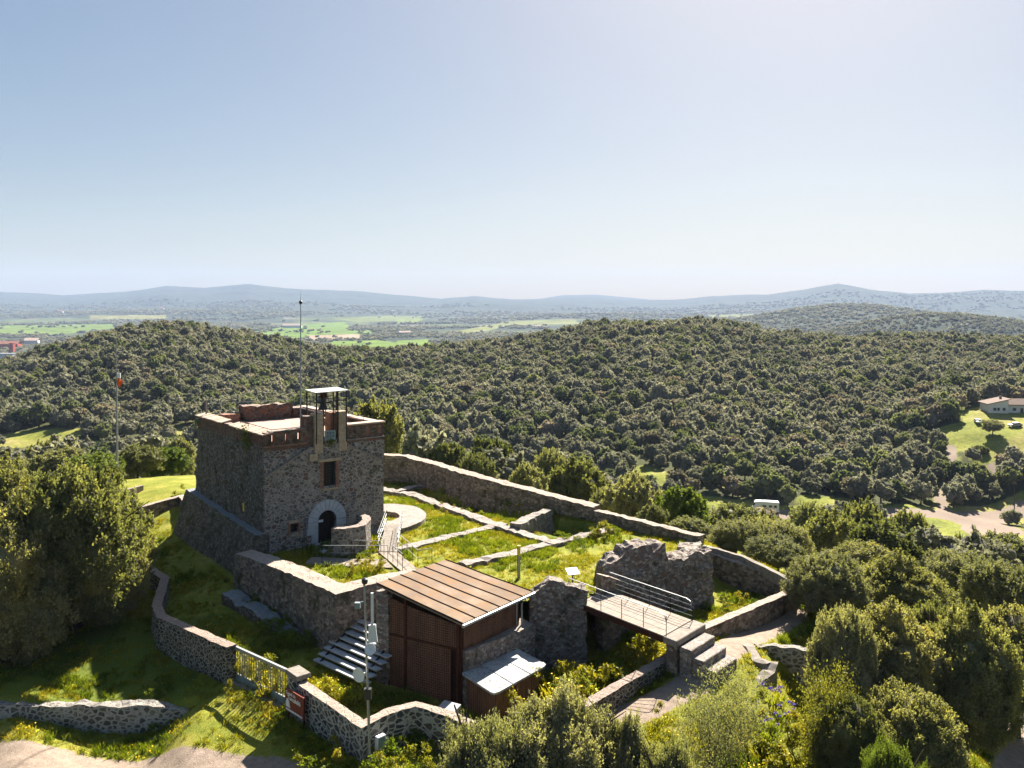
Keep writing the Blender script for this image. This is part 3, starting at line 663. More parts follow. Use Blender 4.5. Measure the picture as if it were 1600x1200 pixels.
# bottom left and right little walls
xs = np.linspace(-40, -14.6, 18)
wall('terrace_wall', 'long low terrace wall of dark stones in white mortar below the shaded grass bank', [(x, LOWL(x)) for x in xs], .6, [(-3.05 - .012 * (x + 18) * 0 - (.18 if x > -15.5 else 0)) for x in xs], -5.0, M['white_rubble'], seed=31, rough=.06, rug=.08)
wall('retaining_wall', 'curved retaining wall of dark stones in thick white mortar under the dark tree', [P(1182, 1016, -1.9), P(1212, 1014, -1.85), P(1245, 1018, -1.9), P(1280, 1026, -2.0)], .5, [-1.65, -1.6, -1.7, -1.8], -6, M['white_rubble'], seed=32, rough=.08, rug=.08, batter=.5)
wall('kerb_wall', 'pale rounded stone kerb curving round the small grass patch beside the path', [P(1168, 1014, -1.8), P(1182, 1040, -1.9), P(1206, 1047, -2.0), P(1203, 1060, -2.2), P(1170, 1086, -2.4)], .45, [-1.5, -1.6, -1.65, -1.85, -2.1], -5, M['concrete'], seed=33, rough=.07, rug=.05)
wall('low_wall', 'low wall with a sunlit top at the grass edge behind the tower on the left', [P(210, 790, .3), P(283, 773, .4), (-22.8, 62)], .45, [.1, .35, .4], -2.5, M['wall_old'], seed=34, rough=.04)
wall('low_wall', 'thin pale wall line in the grass behind the wind sock pole', [P(180, 769, .2), P(200, 766, .2), P(222, 760, .2)], .3, .3, -1.5, M['concrete'], seed=35, rough=.03)

# ring of paved floor (old round tower)
def ring():
    n = 64; V = []; Fs = []
    for k in range(n + 1):
        a = 2 * math.pi * k / n
        for r in (0, .33, .66, 1):
            rx = 1.15 + r * 1.85; ry = 1.45 + r * 2.4
            V.append((CF[0] + rx * math.cos(a), CF[1] + ry * math.sin(a), .33 + .02 * math.sin(9 * a)))
        V.append((CF[0] + 3.0 * math.cos(a), CF[1] + 3.85 * math.sin(a), -.3)); V.append((CF[0] + 1.15 * math.cos(a), CF[1] + 1.45 * math.sin(a), -.3))
    for k in range(n):
        b = k * 6; c = b + 6
        for j in range(3): Fs.append((b + j, b + j + 1, c + j + 1, c + j))
        Fs.append((b + 3, b + 4, c + 4, c + 3)); Fs.append((b + 5, b, c, c + 5))
    m = MB(); m.add(V, Fs); o = m.build('round_foundation', M['dwarf']); return o
tag(ring(), 'broad ring of pale paved stone on the grass at the foot of the tower', 'foundation')

# ------------------------------------------------------------------ tower
tower = thing('stone_tower', 'dark square stone castle tower with an arched door and a pink roof terrace', 'tower', (TFL[0], TFL[1], 0), math.atan2(.62, .785))
TW, TD, ZF, ZT = 8.2, 12.0, 6.38, 7.3
def bool_cut(o, cutters):
    for c in cutters:
        md = o.modifiers.new('b', 'BOOLEAN'); md.operation = 'DIFFERENCE'; md.object = c; md.solver = 'EXACT'
    bpy.context.view_layer.update()
    dg = bpy.context.evaluated_depsgraph_get(); me = bpy.data.meshes.new_from_object(o.evaluated_get(dg))
    old = o.data; o.modifiers.clear(); o.data = me; me.name = o.name
    for c in cutters: bpy.data.objects.remove(c)
def arch_pts(cx, r, zb, zc, n=14):
    return [(cx - r, zb)] + [(cx - r * math.cos(math.pi * k / n), zc + r * math.sin(math.pi * k / n)) for k in range(n + 1)] + [(cx + r, zb)]
def slab_xz(pts, y0, y1):
    """extrude an x/z outline along y"""
    n = len(pts); m = MB()
    m.add([(x, y0, z) for x, z in pts] + [(x, y1, z) for x, z in pts], [tuple(range(n)), tuple(range(2 * n - 1, n - 1, -1))] + [(i, n + i, n + (i + 1) % n, (i + 1) % n) for i in range(n)])
    return m
def panel_grid(x0, x1, y0, y1, z0, z1, st=.3, amp=.05, seed=0, batt=None):
    """closed box with subdivided jittered faces"""
    bm = bmesh.new(); bmesh.ops.create_cube(bm, size=1)
    for v in bm.verts: v.co = Vector((x0 + (v.co.x + .5) * (x1 - x0), y0 + (v.co.y + .5) * (y1 - y0), z0 + (v.co.z + .5) * (z1 - z0)))
    for ax, L in ((0, x1 - x0), (1, y1 - y0), (2, z1 - z0)):
        k = int(L / st)
        es = [e for e in bm.edges if abs((e.verts[0].co - e.verts[1].co)[ax]) > .6 * L]
        if k > 0: bmesh.ops.subdivide_edges(bm, edges=es, cuts=k, use_grid_fill=True)
    A = np.array([v.co[:] for v in bm.verts])
    dx = fbm(A[:, 0], A[:, 1], A[:, 2], .55, 2, seed) * amp; dy = fbm(A[:, 0], A[:, 1], A[:, 2], .55, 2, seed + 4) * amp; dz = fbm(A[:, 0], A[:, 1], A[:, 2], .6, 2, seed + 8) * amp * .6
    for v, a, b, c in zip(bm.verts, dx, dy, dz):
        v.co += Vector((a, b, c))
        if batt: v.co += Vector(batt(v.co))
    bmesh.ops.recalc_face_normals(bm, faces=bm.faces)
    return bm
def bm_obj(name, bm, mats, parent=None, matfn=None):
    me = bpy.data.meshes.new(name)
    for m in mats: me.materials.append(m)
    if matfn:
        bm.faces.ensure_lookup_table()
        for f in bm.faces: f.material_index = matfn(f)
    bm.to_mesh(me); bm.free(); return link(name, me, parent)
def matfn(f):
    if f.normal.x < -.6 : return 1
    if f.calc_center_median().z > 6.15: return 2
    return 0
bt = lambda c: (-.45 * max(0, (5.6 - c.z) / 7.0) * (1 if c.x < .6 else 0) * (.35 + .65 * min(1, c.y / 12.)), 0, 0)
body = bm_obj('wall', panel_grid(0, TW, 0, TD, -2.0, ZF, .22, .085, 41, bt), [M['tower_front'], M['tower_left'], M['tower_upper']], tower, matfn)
def cutter(mb):
    o = mb.build('cutter', None, tower); return o
cuts = [cutter(slab_xz(arch_pts(4.08, .62, -.25, 1.45), -.5, .42)), cutter(MB().box(3.83, 4.68, -.5, .45, 3.6, 5.15)), cutter(MB().box(1.62, 2.13, -.5, .4, 1.05, 1.6))]
bool_cut(body, cuts)
# lower gabled facing, a little proud of the front wall
gab = slab_xz([(-.02, -1.5), (8.16, -1.5), (8.16, 4.75), (5.55, 6.05), (2.95, 6.15), (-.02, 4.62)], -.10, .12)
g = gab.build('gabled_facing', M['tower_front'], tower)
bm = bmesh.new(); bm.from_mesh(g.data)
bmesh.ops.recalc_face_normals(bm, faces=bm.faces); bm.to_mesh(g.data); bm.free()
bool_cut(g, [cutter(slab_xz(arch_pts(4.08, .62, -2.25, 1.45), -.5, .42)), cutter(MB().box(3.83, 4.68, -.5, .45, 3.6, 5.15)), cutter(MB().box(1.62, 2.13, -.5, .4, 1.05, 1.6))])
for (xa, za), (xb, zb) in (((-.03, 4.64), (2.95, 6.17)), ((5.55, 6.07), (8.17, 4.77))):
    m = MB(); m.hexa([(xa, -.15, za - .05), (xb, -.15, zb - .05), (xb, .05, zb - .05), (xa, .05, za - .05)], [(xa, -.15, za + .05), (xb, -.15, zb + .05), (xb, .05, zb + .05), (xa, .05, za + .05)]).build('gable_moulding', M['concrete'], tower)

# terrace floor
MB().box(.4, TW - .4, .4, TD - .4, ZF + .02, ZF + .22).build('roof_terrace', M['terrace'], tower)
# parapets with loopholes
def parapet(x0, x1, y0, y1, ztop, holes, seed, cap=None, along='x', name='parapet'):
    bm = panel_grid(x0, x1, y0, y1, ZF + .004, ztop, .22, .035, seed)
    o = bm_obj(name, bm, [M['brick'], M['tower_upper']], tower, lambda f: 1)
    if holes: bool_cut(o, [cutter(MB().box(*h)) for h in holes])
    return o
hole = lambda x, w=.16, z0=6.70, z1=7.14: (x - w / 2, x + w / 2, -.6, 1.0, z0, z1)
parapet(0, 2.75, .0, .38, 7.33, [hole(.55, .21), hole(1.42, .17), hole(2.25, .22)], 51)
parapet(2.72, 3.3, .05, .45, 7.3, None, 52)
parapet(5.3, TW, .0, .45, 7.25, [hole(6.1, .13, 6.75, 7.0)], 53)
parapet(0, .45, .42, TD, 7.2, [(-.6, 1., y - .09, y + .09, 6.6, 7.05) for y in (.9, 2.2, 4.3, 8.2)], 54)
parapet(TW - .45, TW, .45, TD, 7.22, None, 55)
parapet(.45, TW - .45, TD - .45, TD, 6.95, None, 56)
for (x0, x1, z0, z1) in ((6.85, 7.1, 6.62, 7.12), (7.75, 8.02, 6.6, 7.15)):
    MB().box(x0, x1, -.03, .1, z0, z1).build('brick_jamb', M['brick'], tower)
MB().box(-.04, 2.8, -.08, .05, 6.40, 6.5).build('string_course', M['brick'], tower)
MB().box(5.5, TW + .03, -.09, .05, 6.33, 6.41).build('string_course', M['concrete'], tower)
# tiled caps along the left parapet: two runs of slabs with a gap
def caps(name, y0, y1, z, n, mat, x0=-.16, x1=.55):
    m = MB()
    for k in range(n):
        a = y0 + (y1 - y0) * k / n; b = y0 + (y1 - y0) * (k + .93) / n; dz = random.uniform(-.015, .015)
        m.hexa([(x0, a, z - .10 + dz), (x1, a, z + .05 + dz), (x1, b, z + .05 + dz), (x0, b, z - .10 + dz)], [(x0, a, z - .02 + dz), (x1, a, z + .13 + dz), (x1, b, z + .13 + dz), (x0, b, z - .02 + dz)])
    m.build(name, mat, tower)
caps('parapet_cap', -.1, 5.6, 7.25, 13, M['tile']); caps('parapet_cap', 6.9, 12.1, 7.25, 12, M['tile'])
MB().prism([(5.6, -.1), (TW + .1, -.1), (TW + .1, .6), (5.45, .6)], 7.27, 7.38).build('parapet_cap', M['tile'], tower, bevel=.02)
MB().prism([(TW - .55, .62), (TW + .08, .62), (TW + .08, 12), (TW - .55, 12)], 7.24, 7.34).build('parapet_cap', M['tile'], tower, bevel=.02)
MB().prism([(.3, -.04), (2.72, -.04), (2.72, .44), (.3, .44)], 7.34, 7.38).build('parapet_cap', M['concrete'], tower, bevel=.02)
# brick remains on the back of the terrace
bm_obj('brick_turret', panel_grid(3.0, 6.7, TD - 1.0, TD - .1, ZF + .13, 7.7, .2, .2, 61), [M['tower_upper']], tower)
bm_obj('brick_turret', panel_grid(6.75, 7.6, TD - 1.1, TD - .2, ZF + .13, 7.35, .25, .12, 62), [M['tower_upper']], tower)
bm_obj('brick_turret', panel_grid(1.5, 2.6, TD - 1.0, TD - .3, ZF + .13, 7.2, .25, .09, 63), [M['brick']], tower)
bm_obj('brick_turret', panel_grid(.62, 1.25, 5.7, 6.3, ZF + .13, 7.2, .2, .05, 64), [M['rust']], tower)
bm_obj('brick_turret', panel_grid(TW - 1.2, TW - .5, 3.0, 8.6, ZF + .13, 7.0, .25, .05, 65), [M['brick']], tower)
# door
vo = MB(); n = 11
for k in range(n):
    a0 = math.pi * k / n + .012; a1 = math.pi * (k + 1) / n - .012
    ring4 = [(4.08 - r * math.cos(a), 1.45 + r * math.sin(a)) for r, a in ((.63, a0), (1.30, a0), (1.30, (a0 + a1) / 2), (1.30, a1), (.63, a1), (.63, (a0 + a1) / 2))]
    s = slab_xz(ring4, -.15 - .006 * (k % 2), .3); vo.add(s.v, s.f)
for sd in (-1, 1):
    z = -.25
    for k, (w, h) in enumerate([(.62, .55), (.42, .38), (.75, .42), (.66, .345)] if sd < 0 else [(.45, .5), (.45, .4), (.5, .4), (.66, .395)]):
        x0 = 4.08 + sd * .63; x1 = x0 + sd * w
        vo.box(min(x0, x1), max(x0, x1), -.15 - .005 * k, .3, z, z + h - .015); z += h
vo.build('door_surround', M['voussoir'], tower)
dm = MB()
for k in range(5):
    x0 = 4.08 - .62 + k * .248; x1 = x0 + .243; xm = (x0 + x1) / 2
    h = lambda x: 1.45 + math.sqrt(max(0, .61 ** 2 - (x - 4.08) ** 2))
    s = slab_xz([(x0, -.2), (x0, h(x0)), (xm, h(xm)), (x1, h(x1)), (x1, -.2)], .16 + .004 * (k % 2), .24); dm.add(s.v, s.f)
door = dm.build('door', M['wood_dark'], tower)
MB().box(3.62, 3.78, .13, .155, 1.32, 1.47).build('notice', M['white'], door)
MB().box(3.80, 3.92, .13, .155, 1.32, 1.47).build('notice', M['white'], door)
MB().tube([(3.58, .12, .75), (3.58, .12, .95)], .02).build('handle', M['iron'], door)
def window(x0, x1, z0, z1, nx, nz, jw, lintel, sill):
    w = MB().box(x0, x1, .22, .25, z0, z1).build('window', M['glassd'], tower)
    m = MB()
    for k in range(nx): x = x0 + (x1 - x0) * (k + .5) / nx; m.tube([(x, .0, z0), (x, .0, z1)], .016, 5)
    for k in range(nz): z = z0 + (z1 - z0) * (k + .5) / nz; m.tube([(x0, .0, z), (x1, .0, z)], .016, 5)
    m.build('grille', M['iron'], w)
    for sd in (-1, 1):
        m = MB(); k = 0; z = z0 - .12
        while z < z1 - .02:
            ww = jw * (1 if k % 2 else .72); xe = x0 if sd < 0 else x1
            a, b = (xe - ww, xe - .003) if sd < 0 else (xe + .003, xe + ww)
            m.box(a, b, -.145 - .004 * (k % 3), .2, z, min(z + .115, z1)); z += .125; k += 1
        m.build('brick_jamb', M['brick'], w)
    MB().box(x0 - lintel, x1 + lintel, -.17, .2, z1 + .004, z1 + .2).build('lintel', M['pillar'], w, bevel=.01)
    MB().box(x0 - sill, x1 + sill, -.20, .2, z0 - .26, z0 - .125).build('sill', M['pillar'], w, bevel=.01)
window(3.83, 4.68, 3.6, 5.15, 5, 8, .26, .38, .1)
window(1.62, 2.13, 1.05, 1.6, 3, 3, .2, .12, .0)
# bell pillars
bg_ = [bm_obj('bell_pillar', panel_grid(3.22, 3.82, -.14, .5, 5.75, 8.22, .25, .02, 71), [M['pillar']], tower),
       bm_obj('bell_pillar', panel_grid(4.88, 5.46, -.14, .5, 5.75, 8.25, .25, .02, 72), [M['pillar']], tower),
       bm_obj('bell_pillar', panel_grid(2.78, 3.2, .1, .9, 6.3, 8.05, .25, .03, 73), [M['tower_upper']], tower),
       bm_obj('bell_pillar', panel_grid(4.45, 4.85, .15, .9, 6.3, 8.2, .25, .03, 74), [M['brick']], tower)]
bm_obj('bell_gable_base', panel_grid(3.83, 4.87, -.12, .6, 5.7, 6.55, .25, .05, 75), [M['tower_front']], tower)
bm_obj('corbel', panel_grid(2.85, 3.4, -.2, .2, 5.3, 5.75, .25, .02, 76), [M['pillar']], tower)
# battered plinth along the left face
pl = panel_grid(0, 1, 0, TD + .4, 0, 1, .28, 0, 0); pl.free()
bm = bmesh.new(); ny, nz_ = 44, 12
vs = {}
for j in range(ny + 1):
    y = -.15 + (TD + .6) * j / ny; zt_ = 1.25 + .7 * j / ny
    for k in range(nz_ + 1):
        f = k / nz_; z = -3.6 + (zt_ + 3.6) * f
        x = -.62 - 1.55 * (1 - f) ** 1.0 - .10 * (j / ny)
        vs[j, k] = bm.verts.new((x + .07 * float(vnoise(0, y, z, .5, 3)), y, z + .04 * float(vnoise(1, y, z, .5, 5))))
    vs[j, nz_ + 1] = bm.verts.new((.25, y, zt_ + .02)); vs[j, nz_ + 2] = bm.verts.new((.25, y, -3.6))
for j in range(ny):
    for k in range(nz_ + 2): bm.faces.new((vs[j, k], vs[j + 1, k], vs[j + 1, k + 1], vs[j, k + 1]))
for j in (0, ny): bm.faces.new([vs[j, k] for k in range(nz_ + 3)])
bmesh.ops.recalc_face_normals(bm, faces=bm.faces)
bm_obj('battered_plinth', bm, [M['plinth']], tower)
MB().box(-.14, -.10, 2.95, 3.15, 2.0, 2.55).build('yellow_mark', M['yellow'], tower)
# creeping plants on the masonry
ivy = MB()
for cx, cy, cz, r, nn in ((-.12, 2.6, 6.9, .45, 90), (-.1, 2.4, 6.4, .3, 50), (-.15, 11.6, 6.6, .25, 30)):
    for k in range(nn):
        p = Vector((cx + random.gauss(-.08, .08), cy + random.gauss(0, r), cz + random.gauss(0, r * .8))); a = Vector((random.gauss(0, 1), random.gauss(0, 1), random.gauss(0, 1))).normalized() * .07; b = a.orthogonal()
        ivy.add([p - a, p - b, p + a, p + b], [(0, 1, 2, 3)])
for k in range(60):
    p = Vector((random.gauss(4.3, .2), -.2 + random.gauss(0, .06), 6.45 + random.gauss(0, .15))); a = Vector((random.gauss(0, 1), random.gauss(0, 1), random.gauss(0, 1))).normalized() * .06; b = a.orthogonal()
    ivy.add([p - a, p - b, p + a, p + b], [(0, 1, 2, 3)])
o = ivy.build('ivy', M['leaf_green'], tower)
# bell frame, bell, board, mast on the tower
def T3(x, y, z): a = T2(x, y); return (a[0], a[1], z)
RZ = math.atan2(.62, .785)
bf = thing('bell_cage', 'black iron cage with a flat pale roof standing over the tower bell', 'bell cage', T3(4.2, .3, 7.2), RZ)
X0, X1, Y0, Y1 = -.86, 1.22, -.42, .95
MB().hexa([(X0 - .12, Y0 - .12, 2.33), (X1 + .1, Y0 - .12, 2.37), (X1 + .1, Y1 + .1, 2.45), (X0 - .12, Y1 + .1, 2.41)], [(X0 - .12, Y0 - .12, 2.37), (X1 + .1, Y0 - .12, 2.41), (X1 + .1, Y1 + .1, 2.49), (X0 - .12, Y1 + .1, 2.45)]).build('roof', M['steel'], bf)
for x, y, zb, r in ((X0, Y0, -.9, .05), (X1, Y0, -.9, .05), (-.38, Y0, -.9, .04), (.62, Y0, -.9, .045), (.3, Y0, -.6, .04), (X0, Y1, .2, .05), (X1, Y1, .2, .05), (-.2, Y1, -.3, .035), (.45, Y1, -.3, .035)):
    MB().tube([(x, y, zb), (x, y, 2.35)], r, 6).build('post', M['iron'], bf)
m = MB()
for y in (Y0, Y1): m.tube([(X0, y, 1.72), (-.38, y, 1.72)], .03); m.tube([(.3, y, 1.78), (X1, y, 1.78)], .03)
for x in (X0, X1): m.tube([(x, Y0, 1.72), (x, Y1, 1.72)], .03)
m.tube([(-.38, .25, 1.62), (.62, .25, 1.62)], .05)
m.build('cross_bar', M['iron'], bf)
bell = thing('bell', 'dark bronze bell hanging from a brown wooden yoke in the iron cage', 'bell', T3(4.12, .55, 8.38), RZ)
MB().lathe([(.02, .78), (.09, .78), (.15, .70), (.17, .55), (.19, .35), (.24, .18), (.31, .06), (.34, 0), (.30, 0)], n=20).build('bell_body', M['bronze'], bell, smooth=True)
MB().lathe([(.03, -.14), (.06, -.08), (.03, .0), (.02, .3)], n=10).build('clapper', M['iron'], bell, smooth=True)
MB().prism([(-.26, -.09), (.26, -.09), (.26, .09), (-.26, .09)], .78, .88).add([(x, y, z) for y in (-.1, .1) for x, z in ((-.13, .88), (-.28, 1.1), (-.2, 1.25), (.2, 1.25), (.28, 1.1), (.13, .88))],
    [(0, 1, 2, 3, 4, 5), (11, 10, 9, 8, 7, 6)] + [(k, k + 6, (k + 1) % 6 + 6, (k + 1) % 6) for k in range(6)]).build('yoke', M['rust'], bell, bevel=.015)
bd = thing('signboard', 'small grey blue board with dark curly scrawl between the two bell pillars', 'board', T3(4.25, -.18, 6.5), RZ)
MB().box(-.38, .38, 0, .04, 0, .62).build('panel', M['bluegrey'], bd)
def text(name, s, size, mat, parent, loc, rot, ext=.004, align='LEFT', shear=0, off=0.):
    c = bpy.data.curves.new(name, 'FONT'); c.body = s; c.size = size; c.extrude = ext; c.align_x = align; c.shear = shear; c.offset = off
    o = bpy.data.objects.new('tmp', c); COL.objects.link(o); bpy.context.view_layer.update()
    me = bpy.data.meshes.new_from_object(o.evaluated_get(bpy.context.evaluated_depsgraph_get())); bpy.data.objects.remove(o)
    me.materials.clear(); me.materials.append(mat); me.name = name
    r = link(name, me, parent, loc); r.rotation_euler = rot; return r
sc_ = MB()
for cx in (-.2, .0, .2):
    sc_.tube([(cx - .07, -.012, .46), (cx, -.012, .52), (cx + .07, -.012, .46), (cx + .01, -.012, .38), (cx + .08, -.012, .3), (cx + .02, -.012, .2), (cx - .07, -.012, .24)], .018, 5)
sc_.build('scrawl', M['iron'], bd)
ms = thing('lightning_mast', 'very tall thin metal mast rising from the tower beside the bell cage', 'mast', T3(2.68, .75, 6.5), 0)
MB().tube([(0, 0, 0), (0, 0, 5.6)], .05, 8, .04).build('pole', M['steel'], ms)
MB().tube([(0, 0, 5.6), (0, 0, 8.6)], .035, 8, .02).build('upper_pole', M['bluegrey'], ms)
MB().lathe([(.03, 8.6), (.11, 8.68), (.11, 8.78), (.03, 8.86)], n=10).build('collar', M['iron'], ms)
MB().tube([(0, 0, 8.8), (0, 0, 9.4)], .018, 6, .006).build('tip', M['steel'], ms)

# ------------------------------------------------------------------ railings
def rail(label, pts, h=.92, mids=(.5,), step=1.3, mat=None, r=.022, cat='railing', top=None, bend=False, name='railing', pr=.018, group=None):
    pts = [Vector(p) for p in pts]; base = pts[0].copy(); mat = mat or M['steel']
    t = thing(name, label, cat, base, 0, group)
    q = [p - base for p in pts]
    tp = [p + Vector((0, 0, h)) for p in q]
    if bend: tp = tp[:-1] + [tp[-1] - (tp[-1] - tp[-2]).normalized() * .35, tp[-1] + Vector((0, 0, -.08)) - (tp[-1] - tp[-2]).normalized() * .1, tp[-1] + Vector((0, 0, -.35))]
    MB().tube(tp, r, 6).build('handrail', top or mat, t)
    for f in mids: MB().tube([p + Vector((0, 0, h * f)) for p in q], r * .55, 5).build('mid_rail', mat, t)
    pos = [q[0], q[-1]]
    for a, b in zip(q[:-1], q[1:]):
        L = (b - a).length; k = max(1, int(round(L / step)))
        for i in range(0 if a is q[0] else 0, k):
            p = a + (b - a) * i / k
            if all((p - o).length > .2 for o in pos): pos.append(p)
    for p in pos: MB().tube([p, p + Vector((0, 0, h - (0.08 if bend else 0)))], pr, 5).build('post', M['iron'] if mat is M['steel'] else mat, t)
    return t
zr = ZF + .27
rail('thin railing along the near left edge of the pink roof terrace', [T3(.75, 5.9, zr), T3(.75, .75, zr), T3(2.7, .75, zr)], .72, (), 1.3, M['iron'], .022)
rail('long thin railing round the back left of the roof terrace', [T3(.55, 11.6, zr), T3(.7, 11.7, zr), T3(6.6, 10.9, zr)], 1.35, (.45,), 2.2, M['steel'], .02)
rail('railing at the right edge of the roof terrace behind the bell pillars', [T3(6.2, 8.5, zr), T3(6.0, 2.4, zr), T3(7.6, 1.6, zr)], .95, (.5,), 2.2, M['steel'], .022)
pt = thing('terrace_post', 'short pale post with a crossbar at the far left corner of the tower top', 'post', T3(.35, 11.3, 7.3), 0)
MB().tube([(0, 0, 0), (0, 0, 1.05)], .06, 6).build('post', M['concrete'], pt); MB().tube([(-.15, 0, .5), (.15, 0, .5)], .04, 5).build('crossbar', M['concrete'], pt)
zb = .10
rail('handrail along the near edge of the boardwalk below the arched door', [P3(503, 878, zb), P3(606, 878, zb)], .95, (.55, .1), 1.6, group='boardwalk railings')
rail('handrail on the far edge of the boardwalk in front of the curved wall', [P3(549, 869, zb), P3(592, 870, zb)], .95, (.5,), 1.6, group='boardwalk railings')
rail('left railing of the narrow ramp up to the round paved ring', [P3(604, 817, .45), P3(590, 857, zb), P3(600, 868, zb)], .95, (.66, .33), .9, group='boardwalk railings')
rail('right railing of the narrow ramp up to the round paved ring', [P3(628, 819, .45), P3(625, 838, .3), P3(621, 857, zb)], .95, (.66, .33), .7, group='boardwalk railings')
rail('railing from the ramp foot to the black corner post on the grass', [P3(621, 857, zb), P3(636, 870, .1), P3(653, 886, .1), P3(675, 882, .1)], .95, (.5,), 1.2, group='boardwalk railings')
rail('short railing at the angle of the boardwalk before the grass', [P3(614, 878, zb), P3(629, 892, .1)], .95, (.5,), 1.0, group='boardwalk railings')
rail('small dark railing left of the arched door', [P3(461, 866, .0), P3(473, 862, 0), P3(486, 870, 0)], .85, (.5,), .8, M['iron'])
# boardwalk
bw = thing('boardwalk', 'pale timber boardwalk zigzagging from the arched door to the paved ring', 'boardwalk', (P3(560, 880, .05)))
def boards(name, quad, z, n, parent, mat, th=.07, gap=.04):
    """quad: a,b (one side) c,d (other side) ; boards run a->d .. b->c"""
    m = MB(); o = parent.location
    a, b, c, d_ = [Vector(p) for p in quad]
    for k in range(n):
        f0 = (k) / n; f1 = (k + 1 - gap) / n
        pa, pb = a.lerp(b, f0), a.lerp(b, f1); pd, pc = d_.lerp(c, f0), d_.lerp(c, f1)
        qs = [pa, pb, pc, pd]
        m.hexa([(p.x - o.x, p.y - o.y, p.z - th - o.z) for p in qs], [(p.x - o.x, p.y - o.y, p.z - o.z) for p in qs])
    return m.build(name, mat, parent)
boards('deck', [P3(477, 880, zb), P3(533, 884, zb), P3(552, 873, zb), P3(487, 870, zb)], 0, 9, bw, M['boards'])
boards('deck', [P3(534, 884, zb), P3(614, 887, zb), P3(603, 874, zb), P3(553, 873, zb)], 0, 12, bw, M['boards'])
boards('ramp', [P3(590, 861, zb + .005), P3(604, 818, .42), P3(625, 818, .42), P3(622, 862, zb + .005)], 0, 16, bw, M['concrete'])
boards('ramp', [P3(628, 893, zb + .01), P3(591, 862, zb + .01), P3(622, 863, zb + .01), P3(652, 889, zb + .01)], 0, 13, bw, M['boards'])
MB().prism([tuple(np.array(P(x, y, .05)) - np.array((bw.location.x, bw.location.y))) for x, y in ((478, 881), (614, 889), (614, 887.5), (478, 879.5))], -.3, -.02).build('edge_beam', M['rust'], bw)
tag(MB().prism([P(484, 869, .03), P(552, 871, .03), P(556, 846, .03), P(497, 846, .03)], -.3, .06).build('door_landing', M['voussoir'], None, bevel=.02), 'worn pale stone landing in front of the arched door', 'landing')
# curved wall beside the door
cw = [(-10.75, 51.75), (-10.1, 51.65), (-9.5, 51.95), (-9.1, 52.45), (-9.0, 53.5), (-9.2, 54.3), (-9.7, 54.9)]
wall('curved_wall', 'curved shoulder-high stone wall shielding the right side of the arched door', cw, .5, [1.72, 1.72, 1.75, 1.75, 1.78, 1.8, 1.8], -.5, M['tower_front'], seed=44, rough=.035, ds=.18)

# ------------------------------------------------------------------ gate, sign
GL = Vector((-13.15, 40.75, 0)); GR = Vector((-9.35, 37.55, 0)); gd = (GR - GL).normalized(); GLen = (GR - GL).length
gate = thing('sliding_gate', 'long galvanised sliding gate with thin vertical bars between stone wall and pillar', 'gate', GL, math.atan2(gd.y, gd.x))
g0, g1, g2 = -2.62, -2.22, -1.02
MB().box(0, GLen + .5, -.06, .06, g2 - .10, g2 + .04).build('top_rail', M['steel'], gate)
MB().box(0, GLen + .3, -.035, .035, g1 - .06, g1 - .005).build('lower_rail', M['steel'], gate)
MB().box(.05, GLen + .3, -.02, .02, g0 + .12, g1 - .065).build('panel', M['bluegrey'], gate)
MB().box(0, GLen + .3, -.035, .035, g0 + .05, g0 + .115).build('bottom_rail', M['steel'], gate)
MB().box(0, .07, -.04, .04, g0 + .05, g2 - .105).build('end_post', M['steel'], gate)
nb = 27
for k in range(nb):
    x = .2 + (GLen - .1) * k / (nb - 1); MB().box(x - .016, x + .016, -.016, .016, g1 - .004, g2 - .102).build('bar', M['steel'], gate)
MB().box(.09, .2, -.07, .07, -1.75, -1.5).build('lock_box', M['bluegrey'], gate)
tr = MB(); a = GL + gd * .2; nn = Vector((gd.y, -gd.x, 0)); 
for k in range(20):
    p0 = a + gd * (GLen * k / 20); p1 = a + gd * (GLen * (k + 1) / 20)
    qs = [p0 - nn * .0 , p1, p1 + nn * .3, p0 + nn * .3]
    tr.hexa([(p.x, p.y, hz(p.x, p.y) - .2) for p in qs], [(p.x, p.y, -2.56) for p in qs])
tag(tr.build('gate_sill', M['concrete']), 'pale concrete sill in the weeds under the sliding gate', 'sill')
SL = Vector((-9.62, 36.75, 0)); SR = Vector((-8.6, 35.72, 0)); sd_ = (SR - SL).normalized(); SLn = (SR - SL).length
sign = thing('site_sign', 'red brown sign with white lettering and a castle silhouette in front of the low wall', 'sign', (SL.x, SL.y, 0), math.atan2(sd_.y, sd_.x))
MB().box(0, SLn, -.03, .03, -2.15, -1.22).build('board', M['red'], sign, bevel=.008)
for x in (.12, SLn - .16): MB().box(x, x + .09, .035, .09, -3.1, -1.24).build('leg', M['rust'], sign)
R90 = (rad(90), 0, 0)
text('lettering', 'Castell de', .19, M['white'], sign, (.06, -.036, -1.43), R90, off=.004)
text('lettering', 'Torcafelló', .25, M['white'], sign, (.20, -.036, -1.63), R90, off=.006)
MB().box(.06, SLn - .08, -.045, -.031, -2.10, -2.02).build('white_bar', M['white'], sign)
ic = slab_xz([(.07, -1.96), (.07, -1.74), (.12, -1.72), (.14, -1.62), (.19, -1.60), (.26, -1.66), (.34, -1.70), (.37, -1.86), (.43, -1.96)], -.045, -.031)
ic.build('castle_emblem', M['white'], sign)

